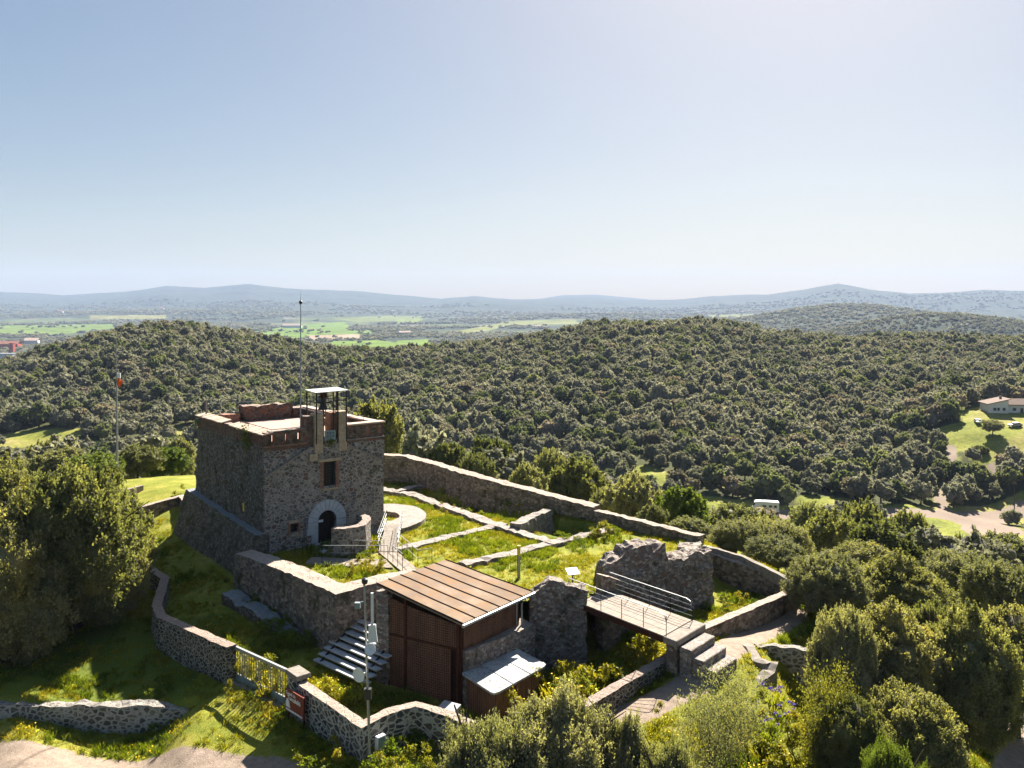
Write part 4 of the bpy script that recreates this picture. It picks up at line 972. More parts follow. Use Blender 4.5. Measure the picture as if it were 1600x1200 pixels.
# ------------------------------------------------------------------ steps beside the pavilion
stp = thing('stair_flight', 'open flight of eight long pale slab steps beside the old wall', 'stairs', (-9.8, 42.2, 0))
a0 = Vector((-9.75, 42.25, -2.28)); sv = Vector((1.40, 1.9, 1.36)) / 7; wv = Vector((3.05, -2.75, 0))
pw = Vector((wv.y, -wv.x, 0)).normalized(); 
if pw.y < 0: pw = -pw
O = stp.location
for k in range(8):
    p = a0 + sv * k; w2 = wv * (1.0 if k < 5 else .92)
    qs = [p, p + w2, p + w2 + pw * .35, p + pw * .35]; qs = [x - O for x in qs]
    MB().hexa([x - Vector((0, 0, .07)) for x in qs], qs).build('tread', M['slate'], stp, bevel=.006)
for f in (.12, .88):
    s0 = a0 + wv * f - O - Vector((0, 0, .1)); s1 = s0 + sv * 7.4
    MB().tube([s0 - sv, s1], .06, 6).build('stringer', M['iron'], stp)
mm = MB()
MB().hexa([Vector(x) - O for x in ((-7.0, 43.4, -3.4), (-5.8, 42.3, -3.4), (-5.0, 43.4, -3.4), (-6.3, 44.6, -3.4))], [Vector(x) - O for x in ((-7.0, 43.4, -1.02), (-5.8, 42.3, -1.02), (-5.0, 43.4, -1.02), (-6.3, 44.6, -1.02))]).build('landing', M['slate'], stp)

# ------------------------------------------------------------------ lattice pavilion
A = Vector((-6.5, 41.2, 1.78)); B = Vector((-3.44, 45.06, 1.78)); Cc = Vector((1.06, 43.2, .72)); D = Vector((-2.24, 38.8, .72))
pav = thing('lattice_pavilion', 'brown rusty lattice pavilion with a sloping ribbed metal roof', 'pavilion', (A.x, A.y, 0))
O = pav.location; L_ = lambda v: Vector(v) - O
def rp(s, t, dz=0):   # roof point: s down the slope A->D, t along A->B
    p = A.lerp(D, s).lerp(B.lerp(Cc, s), t); return L_((p.x, p.y, p.z + dz))
m = MB(); ns = 24
for k in range(6):
    t0, t1 = k / 6, (k + 1) / 6
    for i in range(ns):
        s0, s1 = i / ns, (i + 1) / ns; w = lambda s: .008 * math.sin(s * 9)
        m.add([rp(s0, t0 + .006, w(s0)), rp(s0, t1 - .006, w(s0)), rp(s1, t1 - .006, w(s1)), rp(s1, t0 + .006, w(s1))], [(0, 1, 2, 3)])
m.hexa([rp(0, 0, -.10), rp(0, 1, -.10), rp(1, 1, -.10), rp(1, 0, -.10)], [rp(0, 0, -.035), rp(0, 1, -.035), rp(1, 1, -.035), rp(1, 0, -.035)])
m.build('roof', M['zinc'], pav)
for k in range(7):
    t = min(max(k / 6, .008), .992); MB().tube([rp(i / 16, t, .015 + .008 * math.sin(i / 16 * 9)) for i in range(17)], .026, 5).build('roof_rib', M['corten_dark'], pav)
MB().tube([rp(1.015, -.01, -.07), rp(1.015, 1.0, -.07)], .075, 8).build('gutter', M['steel'], pav)
# wall lines, inset under the roof
ad = (D - A).normalized(); ad.z = 0; ad.normalize(); ab = (B - A); ab.z = 0; ab.normalize()
W0 = A + ab * .28 + ad * .62; Wc = A + ab * .28 + ad * 4.55; W2_ = Wc + ab * 4.6
def vquad(p, q, z0a, z0b, z1a, z1b, th, out, mb=None):
    mb = mb or MB(); p = L_(p); q = L_(q); o = Vector(out) * th
    return mb.hexa([(p.x, p.y, z0a), (q.x, q.y, z0b), (q.x + o.x, q.y + o.y, z0b), (p.x + o.x, p.y + o.y, z0a)], [(p.x, p.y, z1a), (q.x, q.y, z1b), (q.x + o.x, q.y + o.y, z1b), (p.x + o.x, p.y + o.y, z1a)])
def roofz(p):
    s = (p - A).dot(ad) / (D - A).dot(ad); return A.z + (D.z - A.z) * s - .16
zmid = -.58
def lat(name, p, q, z0a, z0b, z1a, z1b, out, pitch=.115):
    """woven screen: backing sheet, verticals and horizontals"""
    pn = vquad(p, q, z0a, z0b, z1a, z1b, .03, -Vector(out)).build(name, M['corten_dark'], pav)
    L = (q - p); L.z = 0; n = int(L.length / pitch); mb = MB(); dd = L.normalized()
    for k in range(n + 1):
        f = k / n; c = p + L * f; za = z0a + (z0b - z0a) * f; zb_ = z1a + (z1b - z1a) * f
        vquad(c, c + dd * .055, za, za, zb_, zb_, .035, out, mb)
    mb.build('lattice', M['corten'], pn)
    mb = MB(); h = max(z1a - z0a, z1b - z0b); k = 0; zz = min(z0a, z0b)
    while zz < max(z1a, z1b) - .06:
        f1 = 1.0
        if zz > min(z1a, z1b) - .06: f1 = max(0.02, (z1a - .06 - zz) / max(1e-6, (z1a - z1b)))
        vquad(p, p + L * min(1, f1), zz, zz, zz + .05, zz + .05, .05, out, mb); zz += pitch
    mb.build('lattice', M['corten'], pn)
    return pn
fo = Vector((-ab.x, -ab.y, 0)); ro = Vector((ad.x, ad.y, 0))
Wl = W0 + ad * .95
lat('upper_panel', W0, Wl - ad * .02, zmid + .06, zmid + .06, roofz(W0) - .35, roofz(Wl) - .35, fo)
lat('upper_panel', Wl + ad * .02, Wc - ad * .12, zmid + .06, zmid + .06, roofz(Wl) - .35, roofz(Wc) - .12, fo)
lat('lower_panel', W0, Wl - ad * .02, -3.5, -3.5, zmid - .06, zmid - .06, fo)
lat('lower_panel', Wl + ad * .02, Wc - ad * .55, -3.5, -3.5, zmid - .06, zmid - .06, fo)
lat('side_panel', Wc + ab * .22, W2_ - ab * .35, zmid - .1, zmid - .1, roofz(Wc) - .1, roofz(Wc) - .1, ro)
vquad(W0, Wc, zmid - .05, zmid - .05, zmid + .05, zmid + .05, .09, fo).build('floor_beam', M['rust'], pav)
for p in (W0 - ad * .06, Wl, Wc - ad * .06, Wc + ab * .14, W2_ - ab * .3):
    MB().prism([tuple(L_(p + fo * .07 + ad * dx + ab * dy))[:2] for dx, dy in ((-.05, -.05), (.05, -.05), (.05, .05), (-.05, .05))], -3.4 if p is not W2_ else zmid, roofz(p) - .03).build('post', M['rust'], pav)
MB().prism([tuple(L_(v))[:2] for v in (W0 + ab * .12, Wc + ab * .12 - ad * .15, W2_ - ad * .15, W0 + ab * 4.4)], -3.4, [roofz(v) - .25 for v in (W0, Wc, W2_, W0)]).build('inner_wall', M['corten_dark'], pav)
def Lz(v, z): q_ = L_(v); return Vector((q_.x, q_.y, z))
MB().tube([Lz(W2_ + ad * .42 - ab * .25, .62), Lz(W2_ + ad * .16 - ab * .25, .35), Lz(W2_ + ad * .16 - ab * .25, -.7), Lz(W2_ + ad * .4 - ab * .35, -1.35)], .045, 7).build('downpipe', M['steel'], pav)
MB().tube([Lz(W2_ + ad * .13 - ab * .6, .55), Lz(W2_ + ad * .13 - ab * .6, zmid)], .03, 6).build('downpipe', M['steel'], pav)
sw0 = A - ad * -.02 + ab * .05
wall_mesh('stone_pier', [L_(A + ad * -.15 + ab * .55), L_(A + ad * .58 + ab * .55)], .9, [1.35, 1.25], -3.5, M['ruin'], parent=pav, seed=81, rough=.06, ds=.2, rug=.06)
wall_mesh('stone_pier', [L_(A + ad * -.1 + ab * 1.1), L_(A + ad * -.1 + ab * 4.6)], .7, [1.2, 1.2], -3.5, M['ruin'], parent=pav, seed=82, rough=.05, ds=.25)
wall_mesh('stone_base', [L_(Wc - ad * .3 + ab * .25), L_(W2_ - ad * -.1 + ab * .3)], 1.0, [-.72, -.72], -3.6, M['ruin'], parent=pav, seed=83, rough=.07, ds=.22, rug=.05)
# white canopied booth
bt_ = thing('booth', 'low brown booth with a dirty white rounded slab roof against the pavilion', 'booth', (-.3, 37.9, 0))
O = bt_.location
q4 = [P3(721, 1051, -1.6), P3(803, 1011, -1.55), P3(856, 1038, -1.65), P3(772, 1085, -1.7)]
cq4 = [Vector(p) - O for p in q4]; ctr = sum(cq4, Vector()) / 4
m = MB(); rr = []
for i in range(4):
    p = cq4[i]; a = cq4[i - 1]; b = cq4[(i + 1) % 4]; r = .28 if i in (2, 3) else .1
    pa = p + (a - p).normalized() * r; pb = p + (b - p).normalized() * r
    rr += [pa, (pa + pb + p * 2) / 4, pb]
n_ = len(rr)
m.add([v - Vector((0, 0, .09)) for v in rr] + rr, [tuple(range(n_ - 1, -1, -1)), tuple(range(n_, 2 * n_))] + [(i, (i + 1) % n_, n_ + (i + 1) % n_, n_ + i) for i in range(n_)])
m.build('roof', M['canopy'], bt_)
m = MB()
for f in (.33, .66):
    a = cq4[0].lerp(cq4[1], f); b = cq4[3].lerp(cq4[2], f); m.tube([a + Vector((0, 0, .012)), b + Vector((0, 0, .012))], .012, 4)
m.build('roof_seam', M['bluegrey'], bt_)
ins = [ctr + (p - ctr) * .86 for p in cq4]
bs = MB().prism([(p.x, p.y) for p in ins], -4.2, [p.z - .1 for p in ins]).build('walls', M['corten_dark'], bt_)
m = MB()
for i in range(4):
    a, b = ins[i], ins[(i + 1) % 4]; L = (b - a); k = int(L.length / .16); nrm_ = Vector((L.y, -L.x, 0)).normalized()
    if (a - ctr).dot(nrm_) < 0: nrm_ = -nrm_
    for j in range(k):
        p = a + L * ((j + .1) / k); q = a + L * ((j + .85) / k)
        m.hexa([(p.x, p.y, -4.2), (q.x, q.y, -4.2), (q.x + nrm_.x * .03, q.y + nrm_.y * .03, -4.2), (p.x + nrm_.x * .03, p.y + nrm_.y * .03, -4.2)],
               [(p.x, p.y, p.z - .12), (q.x, q.y, q.z - .12), (q.x + nrm_.x * .03, q.y + nrm_.y * .03, q.z - .12), (p.x + nrm_.x * .03, p.y + nrm_.y * .03, p.z - .12)])
m.build('cladding', M['corten'], bs)
cb = thing('metal_cabinet', 'small blue grey metal cabinet at the foot of the lattice pavilion', 'cabinet', (-2.6, 36.4, -3.15), rad(-30))
MB().box(-.45, .3, -.25, .25, 0, 1.15).build('body', M['bluegrey'], cb, bevel=.02); MB().hexa([(-.5, -.3, 1.155), (.35, -.3, 1.155), (.35, .3, 1.155), (-.5, .3, 1.155)], [(-.5, -.3, 1.2), (.35, -.3, 1.2), (.35, .3, 1.32), (-.5, .3, 1.32)]).build('lid', M['steel'], cb)

# ------------------------------------------------------------------ antenna pole
ap = thing('antenna_pole', 'tall leaning metal pole with dish antennas at the corner of the low wall', 'antenna pole', (-5.38, 32.75, -2.45))
MB().tube([(0, 0, 0), (-.22, 0, 6.9)], .055, 8, .04).build('pole', M['steel'], ap)
dm_ = MB().lathe([(.02, 0), (.09, .02), (.12, .1), (.12, .2), (.05, .25)], (-.2, -.02, 6.9), 12).build('camera_dome', M['blackp'], ap)
MB().tube([(.1, -.08, 5.35), (.09, -.08, 6.6)], .055, 8).build('antenna_tube', M['white'], ap)
MB().tube([(-.16, 0, 6.25), (-.5, -.05, 6.2)], .03, 5).box(-.56, -.36, -.16, .0, 6.02, 6.24).build('camera_arm', M['bluegrey'], ap)
MB().hexa([(-.05, -.2, 4.75), (.3, -.1, 4.75), (.3, -.05, 4.75), (-.05, -.15, 4.75)], [(-.02, -.2, 5.4), (.22, -.1, 5.4), (.22, -.05, 5.4), (-.02, -.15, 5.4)]).build('panel_antenna', M['white'], ap)
def dish(r, loc, yaw, pitch):
    m = MB().lathe([(.05, -.16 * r), (r * .5, -.12 * r), (r * .85, .0), (r, .12 * r), (r * .97, .13 * r), (r * .5, .02 * r), (.04, -.06 * r)], n=20)
    mt = Matrix.Translation(loc) @ Matrix.Rotation(yaw, 4, 'Z') @ Matrix.Rotation(pitch, 4, 'X')
    return m.build('dish', M['white'], ap, True, mtx=mt)
dish(.22, (.02, -.16, 4.5), rad(30), rad(70)); dish(.27, (-.38, -.2, 3.55), rad(-25), rad(88))
MB().tube([(-.12, 0, 3.55), (-.35, -.15, 3.55)], .03, 5).tube([(-.14, 0, 4.5), (.05, -.12, 4.5)], .03, 5).build('dish_arm', M['steel'], ap)
MB().box(-.22, .05, -.1, .1, 2.55, 2.95).build('junction_box', M['blackp'], ap)
bx = thing('electricity_box', 'pale grey box fixed to the low wall beside the antenna pole', 'box', (-5.12, 33.35, -2.05), rad(46))
MB().box(-.2, .2, -.16, .04, 0, .5).build('casing', M['white'], bx, bevel=.02); MB().box(-.17, .17, -.175, -.163, .05, .45).build('door', M['bluegrey'], bx)
bx = thing('meter_box', 'small grey box low on the wall under the larger pale box', 'box', (-5.0, 33.3, -2.45), rad(46))
MB().box(-.1, .1, -.14, .04, 0, .25).build('casing', M['steel'], bx, bevel=.02); MB().tube([(0, -.05, .25), (0, -.05, .4)], .02).build('conduit', M['steel'], bx)

# ------------------------------------------------------------------ footbridge and stone steps
br = thing('footbridge', 'pale plank footbridge crossing the dry moat to the courtyard', 'footbridge', (5.4, 42.5, 0))
nl = Vector((3.45, 43.65, .0)); nr = Vector((6.95, 39.6, -.12)); fr = Vector((8.65, 41.6, -.12)); fl = Vector((4.95, 45.8, .0))
boards('deck', [nl, nr, fr, fl], 0, 26, br, M['boards'], .05, .05)
O = br.location
for a, b in ((nl, nr), (fl, fr)):
    a = a - O; b = b - O; w = (fl - nl).normalized() * (.12 if a == nl - O else -.12)
    MB().hexa([a + Vector((0, 0, -.33)), b + Vector((0, 0, -.33)), b + w + Vector((0, 0, -.33)), a + w + Vector((0, 0, -.33))], [a + Vector((0, 0, -.055)), b + Vector((0, 0, -.055)), b + w + Vector((0, 0, -.055)), a + w + Vector((0, 0, -.055))]).build('girder', M['rust'], br)
bdir = (nr - nl).normalized(); wdir = (fr - nr).normalized()
rail('near steel railing of the footbridge with a curved end', [nl + wdir * .08 - bdir * .9, nl + wdir * .08, nr + wdir * .08 + bdir * .1], 1.0, (.75, .5, .25), 1.35, bend=True, r=.022, group='footbridge railings')
rail('far steel railing of the footbridge with a curved end', [fl - wdir * .1 + bdir * .4, fr - wdir * .1 + bdir * .1], 1.0, (.75, .5, .25), 1.35, bend=True, r=.022, group='footbridge railings')
ab_ = thing('stone_steps', 'three broad stone steps at the outer end of the footbridge', 'steps', (nr.x, nr.y, 0)); O = ab_.location
def stepblock(name, p, q, w, z1, z0, mat):
    qs = [p, q, q + w, p + w]
    bmm = MB().hexa([(x.x - O.x, x.y - O.y, z0) for x in qs], [(x.x - O.x, x.y - O.y, z1) for x in qs]); return bmm.build(name, mat, ab_, bevel=.03)
stepblock('top_slab', nr + bdir * .03 - wdir * .1, fr + bdir * .03 + wdir * .1, bdir * .75, -.12, -.42, M['concrete'])
stepblock('pier', nr + bdir * .1 + wdir * .05, fr + bdir * .1, bdir * .6, -.425, -3.4, M['wall_old'])
e = nr + bdir * .8
for k, (off, z) in enumerate(((.0, -.42), (.62, -.75), (1.2, -1.08))):
    p = e + bdir * off + wdir * (.15 + .1 * k); stepblock('step', p, p + wdir * (2.3 - .1 * k), bdir * .66, z, z - 2.0, M['dwarf'])

# ------------------------------------------------------------------ small things in the courtyard
o = thing('marker_post', 'yellow and white post standing alone in the courtyard lawn behind the pavilion', 'post', (P3(811, 905, 0)))
MB().box(-.07, .07, -.07, .07, -.3, 1.3).build('shaft', M['steel'], o); MB().box(-.075, .075, -.075, .075, 1.3, 1.85).build('yellow_head', M['yellow'], o)
MB().box(-.1, -.072, -.06, .06, -.2, 1.8).build('edge_strip', M['rust'], o)
o = thing('info_lectern', 'white slanted information panel on a thin black post near the ruined wall', 'information panel', (3.2, 45.6, 0), rad(20))
MB().tube([(0, 0, -.2), (0, 0, .95)], .04, 8).build('post', M['iron'], o)
MB().hexa([(-.34, -.25, .86), (.34, -.25, .86), (.34, .25, 1.08), (-.34, .25, 1.08)], [(-.34, -.25, .90), (.34, -.25, .90), (.34, .25, 1.12), (-.34, .25, 1.12)]).build('panel', M['white'], o, bevel=.01)
o = thing('info_plinth', 'pale concrete information stand with a blue panel at the foot of the far wall', 'information panel', P3(752, 768, .0), rad(-50))
MB().hexa([(-.35, -.3, 0), (.35, -.3, 0), (.35, .3, 0), (-.35, .3, 0)], [(-.25, -.05, 1.0), (.25, -.05, 1.0), (.25, .28, 1.15), (-.25, .28, 1.15)]).build('stand', M['white'], o, bevel=.01)
MB().hexa([(-.2, -.27, .25), (.2, -.27, .25), (.2, -.2, .25), (-.2, -.2, .25)], [(-.18, -.12, .85), (.18, -.12, .85), (.18, -.05, .85), (-.18, -.05, .85)]).build('panel', M['bluegrey'], o)
# wind sock pole
wp = thing('windsock_pole', 'tall slim metal pole with an orange wind sock remnant beside the big left tree', 'pole', (-31.7, 69.4, hz(-31.7, 69.4)))
zz = 0 - wp.location.z
MB().tube([(0, 0, -.5), (-.05, 0, zz + 8.6)], .11, 10, .07).build('pole', M['steel'], wp)
MB().tube([(-.05, 0, zz + 8.6), (-.12, 0, zz + 13.4)], .05, 8, .025).build('upper_pole', M['steel'], wp)
MB().lathe([(.05, 0), (.13, .2), (.1, .45), (.03, .5)], (.12, 0, zz + 8.7), 8).add([(.0, -.02, zz + 8.95), (.25, 0, zz + 8.5), (.45, 0, zz + 8.95), (.3, .1, zz + 9.0), (.1, .05, zz + 8.45)], [(0, 4, 1), (1, 2, 3), (0, 1, 3)]).build('windsock', M['orange'], wp)
MB().box(-.02, .25, -.05, .05, zz + 9.2, zz + 9.6).build('bracket', M['white'], wp)

# ------------------------------------------------------------------ trees
def icos(sub):
    bm = bmesh.new(); bmesh.ops.create_icosphere(bm, subdivisions=sub, radius=1)
    V = np.array([v.co[:] for v in bm.verts]); Fc = np.array([[v.index for v in f.verts] for f in bm.faces]); bm.free(); return V, Fc
def crown_mesh(name, mat, R=3.5, Hh=4.5, seed=0, lobes=16, leaves=30000, leaf=.12, clump=.35, core=.80, spread=.12, top=.0, asp=2.0, sub=2, core_on=True, up=.25, wob=.22, lo=(.45, .72), lrr=(.24, .46), per0=22, fl=.8, shoots=0, slen=.5):
    """a crown centred on the origin (base at z=0): lobes set on an ellipsoid, each lobe covered in leaf clumps"""
    g = np.random.default_rng(seed)
    # lobe centres on a golden spiral, jittered
    k = np.arange(lobes) + .5; ph = np.arccos(1 - 1.72 * k / lobes); th = math.pi * (1 + 5 ** .5) * k + g.random(lobes) * .9
    d = np.stack([np.cos(th) * np.sin(ph), np.sin(th) * np.sin(ph), np.cos(ph)], -1)
    rr = g.uniform(lo[0], lo[1], lobes)[:, None]; c = d * rr * np.array([R, R, Hh * .5])
    lr = R * g.uniform(lrr[0], lrr[1], lobes)
    c = np.concatenate([c, [[0, 0, 0]]]); lr = np.append(lr, R * .55)
    c[:, 2] += Hh * .5 + top
    Vs, Fs, off = [], [], 0
    if core_on:
        iv, fi = icos(sub)
        for (cx, r) in zip(c, lr):
            n = fbm(iv[:, 0] * r + cx[0], iv[:, 1] * r + cx[1], iv[:, 2] * r + cx[2], r * .5, 2, seed) * .22 + core
            v = iv * (r * n)[:, None] * [1, 1, .9] + cx; Vs.append(v); Fs.append(np.concatenate([fi, fi[:, 2:3]], 1) + off); off += len(v)
    # clumps
    w = lr ** 2; nc = max(10, int(leaves / per0)); li = g.choice(len(lr), nc, p=w / w.sum())
    dirs = g.normal(size=(nc, 3)); dirs[:, 2] += up; dirs /= np.linalg.norm(dirs, axis=1)[:, None]
    cc = c[li] + dirs * (lr[li] * np.clip(g.normal(1.0, wob, nc), .8, 1.5))[:, None] * [1, 1, .92]
    keep = np.ones(nc, bool)
    for j in range(len(lr)):
        dd = np.linalg.norm((cc - c[j]) / [1, 1, .92], axis=1); keep &= ~((dd < lr[j] * .86) & (li != j))
    keep &= cc[:, 2] > .05 * Hh
    cc = cc[keep]; dirs = dirs[keep]
    per = max(3, int(round(leaves / max(1, len(cc)))))
    cs = np.repeat(cc, per, 0); dn = np.repeat(dirs, per, 0); m = len(cs)
    p = cs + g.normal(size=(m, 3)) * clump * .5 * np.array([1, 1, .8])
    t = g.normal(size=(m, 3)) + dn * .9; t /= np.linalg.norm(t, axis=1)[:, None]
    nn = dn * .8 + g.normal(size=(m, 3)) * fl; b = np.cross(t, nn); b /= np.linalg.norm(b, axis=1)[:, None] + 1e-9
    s = leaf * g.uniform(.6, 1.3, m)[:, None]
    q = np.stack([p - t * s, p + b * s / asp, p + t * s, p - b * s / asp], 1).reshape(-1, 3)
    if shoots:
        w_ = dirs[:, 2] + .9; pick = g.choice(len(cc), shoots, p=np.clip(w_, .02, 9) / np.clip(w_, .02, 9).sum())
        nl_ = 16; sdv = dirs[pick] * .7 + np.array([0, 0, .9]) + g.normal(size=(shoots, 3)) * .25; sdv /= np.linalg.norm(sdv, axis=1)[:, None]
        tt = np.tile(np.linspace(.0, 1, nl_), shoots); Ls = np.repeat(g.uniform(.4, 1.2, shoots) * slen, nl_)
        sp_ = np.repeat(cc[pick], nl_, 0) + np.repeat(sdv, nl_, 0) * (tt * Ls)[:, None]; k_ = len(sp_)
        t_ = np.repeat(sdv, nl_, 0) * .6 + g.normal(size=(k_, 3)) * .7; t_ /= np.linalg.norm(t_, axis=1)[:, None]
        b_ = np.cross(t_, g.normal(size=(k_, 3))); b_ /= np.linalg.norm(b_, axis=1)[:, None]; s_ = leaf * g.uniform(.6, 1.1, k_)[:, None]
        sp_ = sp_ + t_ * s_ * .8
        q = np.concatenate([q, np.stack([sp_ - t_ * s_, sp_ + b_ * s_ / asp, sp_ + t_ * s_, sp_ - b_ * s_ / asp], 1).reshape(-1, 3)]); m += k_
    f = np.arange(m * 4).reshape(m, 4) + off
    Vs.append(q)
    V = np.concatenate(Vs); 
    me = bpy.data.meshes.new(name)
    Ft = (np.concatenate(Fs)[:, :3] if Fs else np.zeros((0, 3), int)); n3 = len(Ft)
    loops = np.concatenate([Ft.ravel(), f.ravel()]).astype(np.int32)
    me.vertices.add(len(V)); me.vertices.foreach_set("co", V.astype(np.float32).ravel())
    me.loops.add(len(loops)); me.loops.foreach_set("vertex_index", loops)
    me.polygons.add(n3 + m)
    me.polygons.foreach_set("loop_start", np.concatenate([np.arange(n3) * 3, n3 * 3 + np.arange(m) * 4]).astype(np.int32))
    me.polygons.foreach_set("loop_total", np.concatenate([np.full(n3, 3), np.full(m, 4)]).astype(np.int32))
    me.update(calc_edges=True); me.materials.append(mat)
    return me
def trunk_mesh(name, h, r, spread, seed, limbs=6, low=.35, branch=0):
    g = random.Random(seed); m = MB()
    pts = [Vector((0, 0, -.8))]; 
    for k in range(1, 6): pts.append(Vector((g.uniform(-.08, .08) * k * h * .1, g.uniform(-.08, .08) * k * h * .1, h * .7 * k / 5)))
    m.tube(pts, r, 8, r * .35)
    for k in range(limbs):
        a = 2 * math.pi * k / limbs + g.uniform(-.4, .4); z0 = h * g.uniform(low * .6, low + .25); e = spread * g.uniform(.5, .85)
        p0 = Vector((0, 0, z0)); p1 = Vector((math.cos(a) * e * .5, math.sin(a) * e * .5, z0 + h * .22)); p2 = Vector((math.cos(a) * e, math.sin(a) * e, z0 + h * g.uniform(.3, .45)))
        m.tube([p0, p1, p2], r * .45, 6, r * .12)
        for j in range(branch):
            q = p1.lerp(p2, g.random()); w = q + Vector((g.uniform(-1, 1), g.uniform(-1, 1), g.uniform(.2, 1.2))) * spread * .35; m.tube([q, w], r * .12, 4, r * .04)
    o = m.build('tmp', M['bark']); me = o.data; me.name = name; bpy.data.objects.remove(o); return me
NEAR = {}
NEAR['oak'] = [crown_mesh('oak_crown', M['leaf_near'], 4, 7, 100 + i, 30, 62000, .085, .38, .78, asp=1.6, wob=.13, per0=34, shoots=900, slen=.45) for i in range(3)]
NEAR['olive'] = [crown_mesh('olive_crown', M['leaf_olive'], 3, 5, 110 + i, 26, 50000, .085, .32, .76, asp=2.4, up=.6, wob=.15, per0=34, shoots=1100, slen=.55) for i in range(2)]
NEAR['bush'] = [crown_mesh('bush_crown', M['leaf_olive'], 2.6, 4.6, 120 + i, 34, 70000, .055, .26, .72, asp=2.2, up=.9, wob=.2, per0=40, lrr=(.16, .36), shoots=900, slen=.38) for i in range(2)]
NEAR['mid'] = [crown_mesh('mid_oak_crown', M['leaf_oak'], 3, 4.8, 130 + i, 20, 15000, .14, .36, .80, asp=1.6, wob=.14, per0=26, shoots=260, slen=.5) for i in range(3)]
NEAR['midolive'] = [crown_mesh('mid_olive_crown', M['leaf_olive'], 3, 4.6, 140 + i, 20, 15000, .13, .34, .78, asp=1.8, up=.5, wob=.15, per0=26, shoots=260, slen=.6) for i in range(2)]
NEAR['sparse'] = [crown_mesh('thin_crown', M['leaf_olive'], 1.6, 3.2, 150, 16, 6500, .05, .5, .3, asp=2.0, core_on=False)]
FOR = [crown_mesh('hill_crown', M[mt], 3, hh_, 160 + i, lb, 2100, .24, .38, .80, asp=1.3, sub=2, wob=.07, lo=lo_, lrr=lr_, per0=14, fl=.28, shoots=14, slen=.6)
       for i, (mt, hh_, lb, lo_, lr_) in enumerate([('leaf_forest', 5.0, 8, (.25, .55), (.34, .5)), ('leaf_forest', 4.2, 10, (.4, .7), (.28, .42)), ('leaf_forest_g', 5.4, 6, (.2, .5), (.36, .55)), ('leaf_forest', 5.8, 9, (.3, .6), (.3, .45)),
        ('leaf_forest_b', 4.6, 8, (.3, .6), (.3, .5)), ('leaf_forest', 3.8, 12, (.45, .75), (.22, .38)), ('leaf_forest_g', 4.6, 9, (.35, .65), (.28, .45))])]
TRK = {'near': [trunk_mesh('trunk', 6, .28, 3.2, 200 + i, 7, branch=3) for i in range(2)], 'mid': [trunk_mesh('mid_trunk', 4.5, .2, 2.4, 210 + i, 5) for i in range(2)], 'far': [trunk_mesh('far_trunk', 3.6, .2, 1.8, 220, 3)], 'sparse': [trunk_mesh('thin_trunk', 3.2, .07, 1.5, 230, 9, .1, 5)]}
SIZ = {'oak': (4, 7), 'olive': (3, 5), 'bush': (2.6, 4.6), 'mid': (3, 4.8), 'midolive': (3, 4.6), 'sparse': (1.6, 3.2), 'far': (3, 4.4)}
cnt = 0
def tree(label, px, Y, top, rpx, kind, mat=None, name='evergreen_oak', cat='tree', group=None, gap=.12, zg=None):
    global cnt; cnt += 1
    X = (px - 800) / F * Y; zg = hz(X, Y) if zg is None else zg; zt = Zat(top, Y); hh = max(1.2, zt - zg); r = rpx * Y / F
    rot = random.uniform(0, 6.28)
    t = thing(name, label, cat, (X, Y, zg), rot, group)
    R0, H_ = SIZ[kind]; ml = NEAR[kind]; me = ml[cnt % len(ml)]
    c = link('crown', me, t, (0, 0, gap * hh)); sz = hh * (1 - gap) / (H_ * 1.02); c.scale = (r / R0 * .97, r / R0 * .97, sz)
    if mat: c.material_slots[0].link = 'OBJECT'; c.material_slots[0].material = mat
    tk = 'sparse' if kind == 'sparse' else ('mid' if kind.startswith('mid') else 'near'); tm = TRK[tk][cnt % len(TRK[tk])]
    k = link('trunk', tm, t); s = hh / {'near': 6.5, 'mid': 5.2, 'sparse': 3.3}[tk]; k.scale = (min(s, r / 2.45), min(s, r / 2.45), s)
    return t
LN = M['leaf_near']; LO = M['leaf_oak']; LG = M['leaf_green']; LV = M['leaf_olive']; LY = M['leaf_yellow']
# left of the castle
tree('largest broad evergreen oak filling the left edge, its round crown above the shaded bank', 118, 47, 722, 112, 'oak', gap=-.08)
tree('dense oak at the left frame edge, lower front shoulder of the big left crown', 5, 43.5, 800, 100, 'oak', gap=-.08)
tree('oak behind the largest left tree at the frame edge, olive-brown crown', 15, 54, 728, 92, 'oak', gap=-.08)
tree('smaller round oak pushing out right of the largest left tree toward the wall end', 172, 47.5, 812, 58, 'oak', gap=-.08)
tree('pale green shrub tree behind the big left oak, first from the frame edge', 92, 82, 706, 50, 'midolive')
tree('pale olive tree just left of the wind sock pole', 150, 80, 712, 42, 'midolive', LG)
tree('olive green tree just right of the wind sock pole', 215, 86, 698, 38, 'midolive')
tree('yellow green bushy tree between the pole and the tower', 255, 92, 702, 34, 'midolive', LG)
tree('small tree hugging the left edge of the tower', 283, 98, 690, 24, 'midolive')
tree('round bush beside the yellow field on the far left', 70, 120, 690, 30, 'mid')
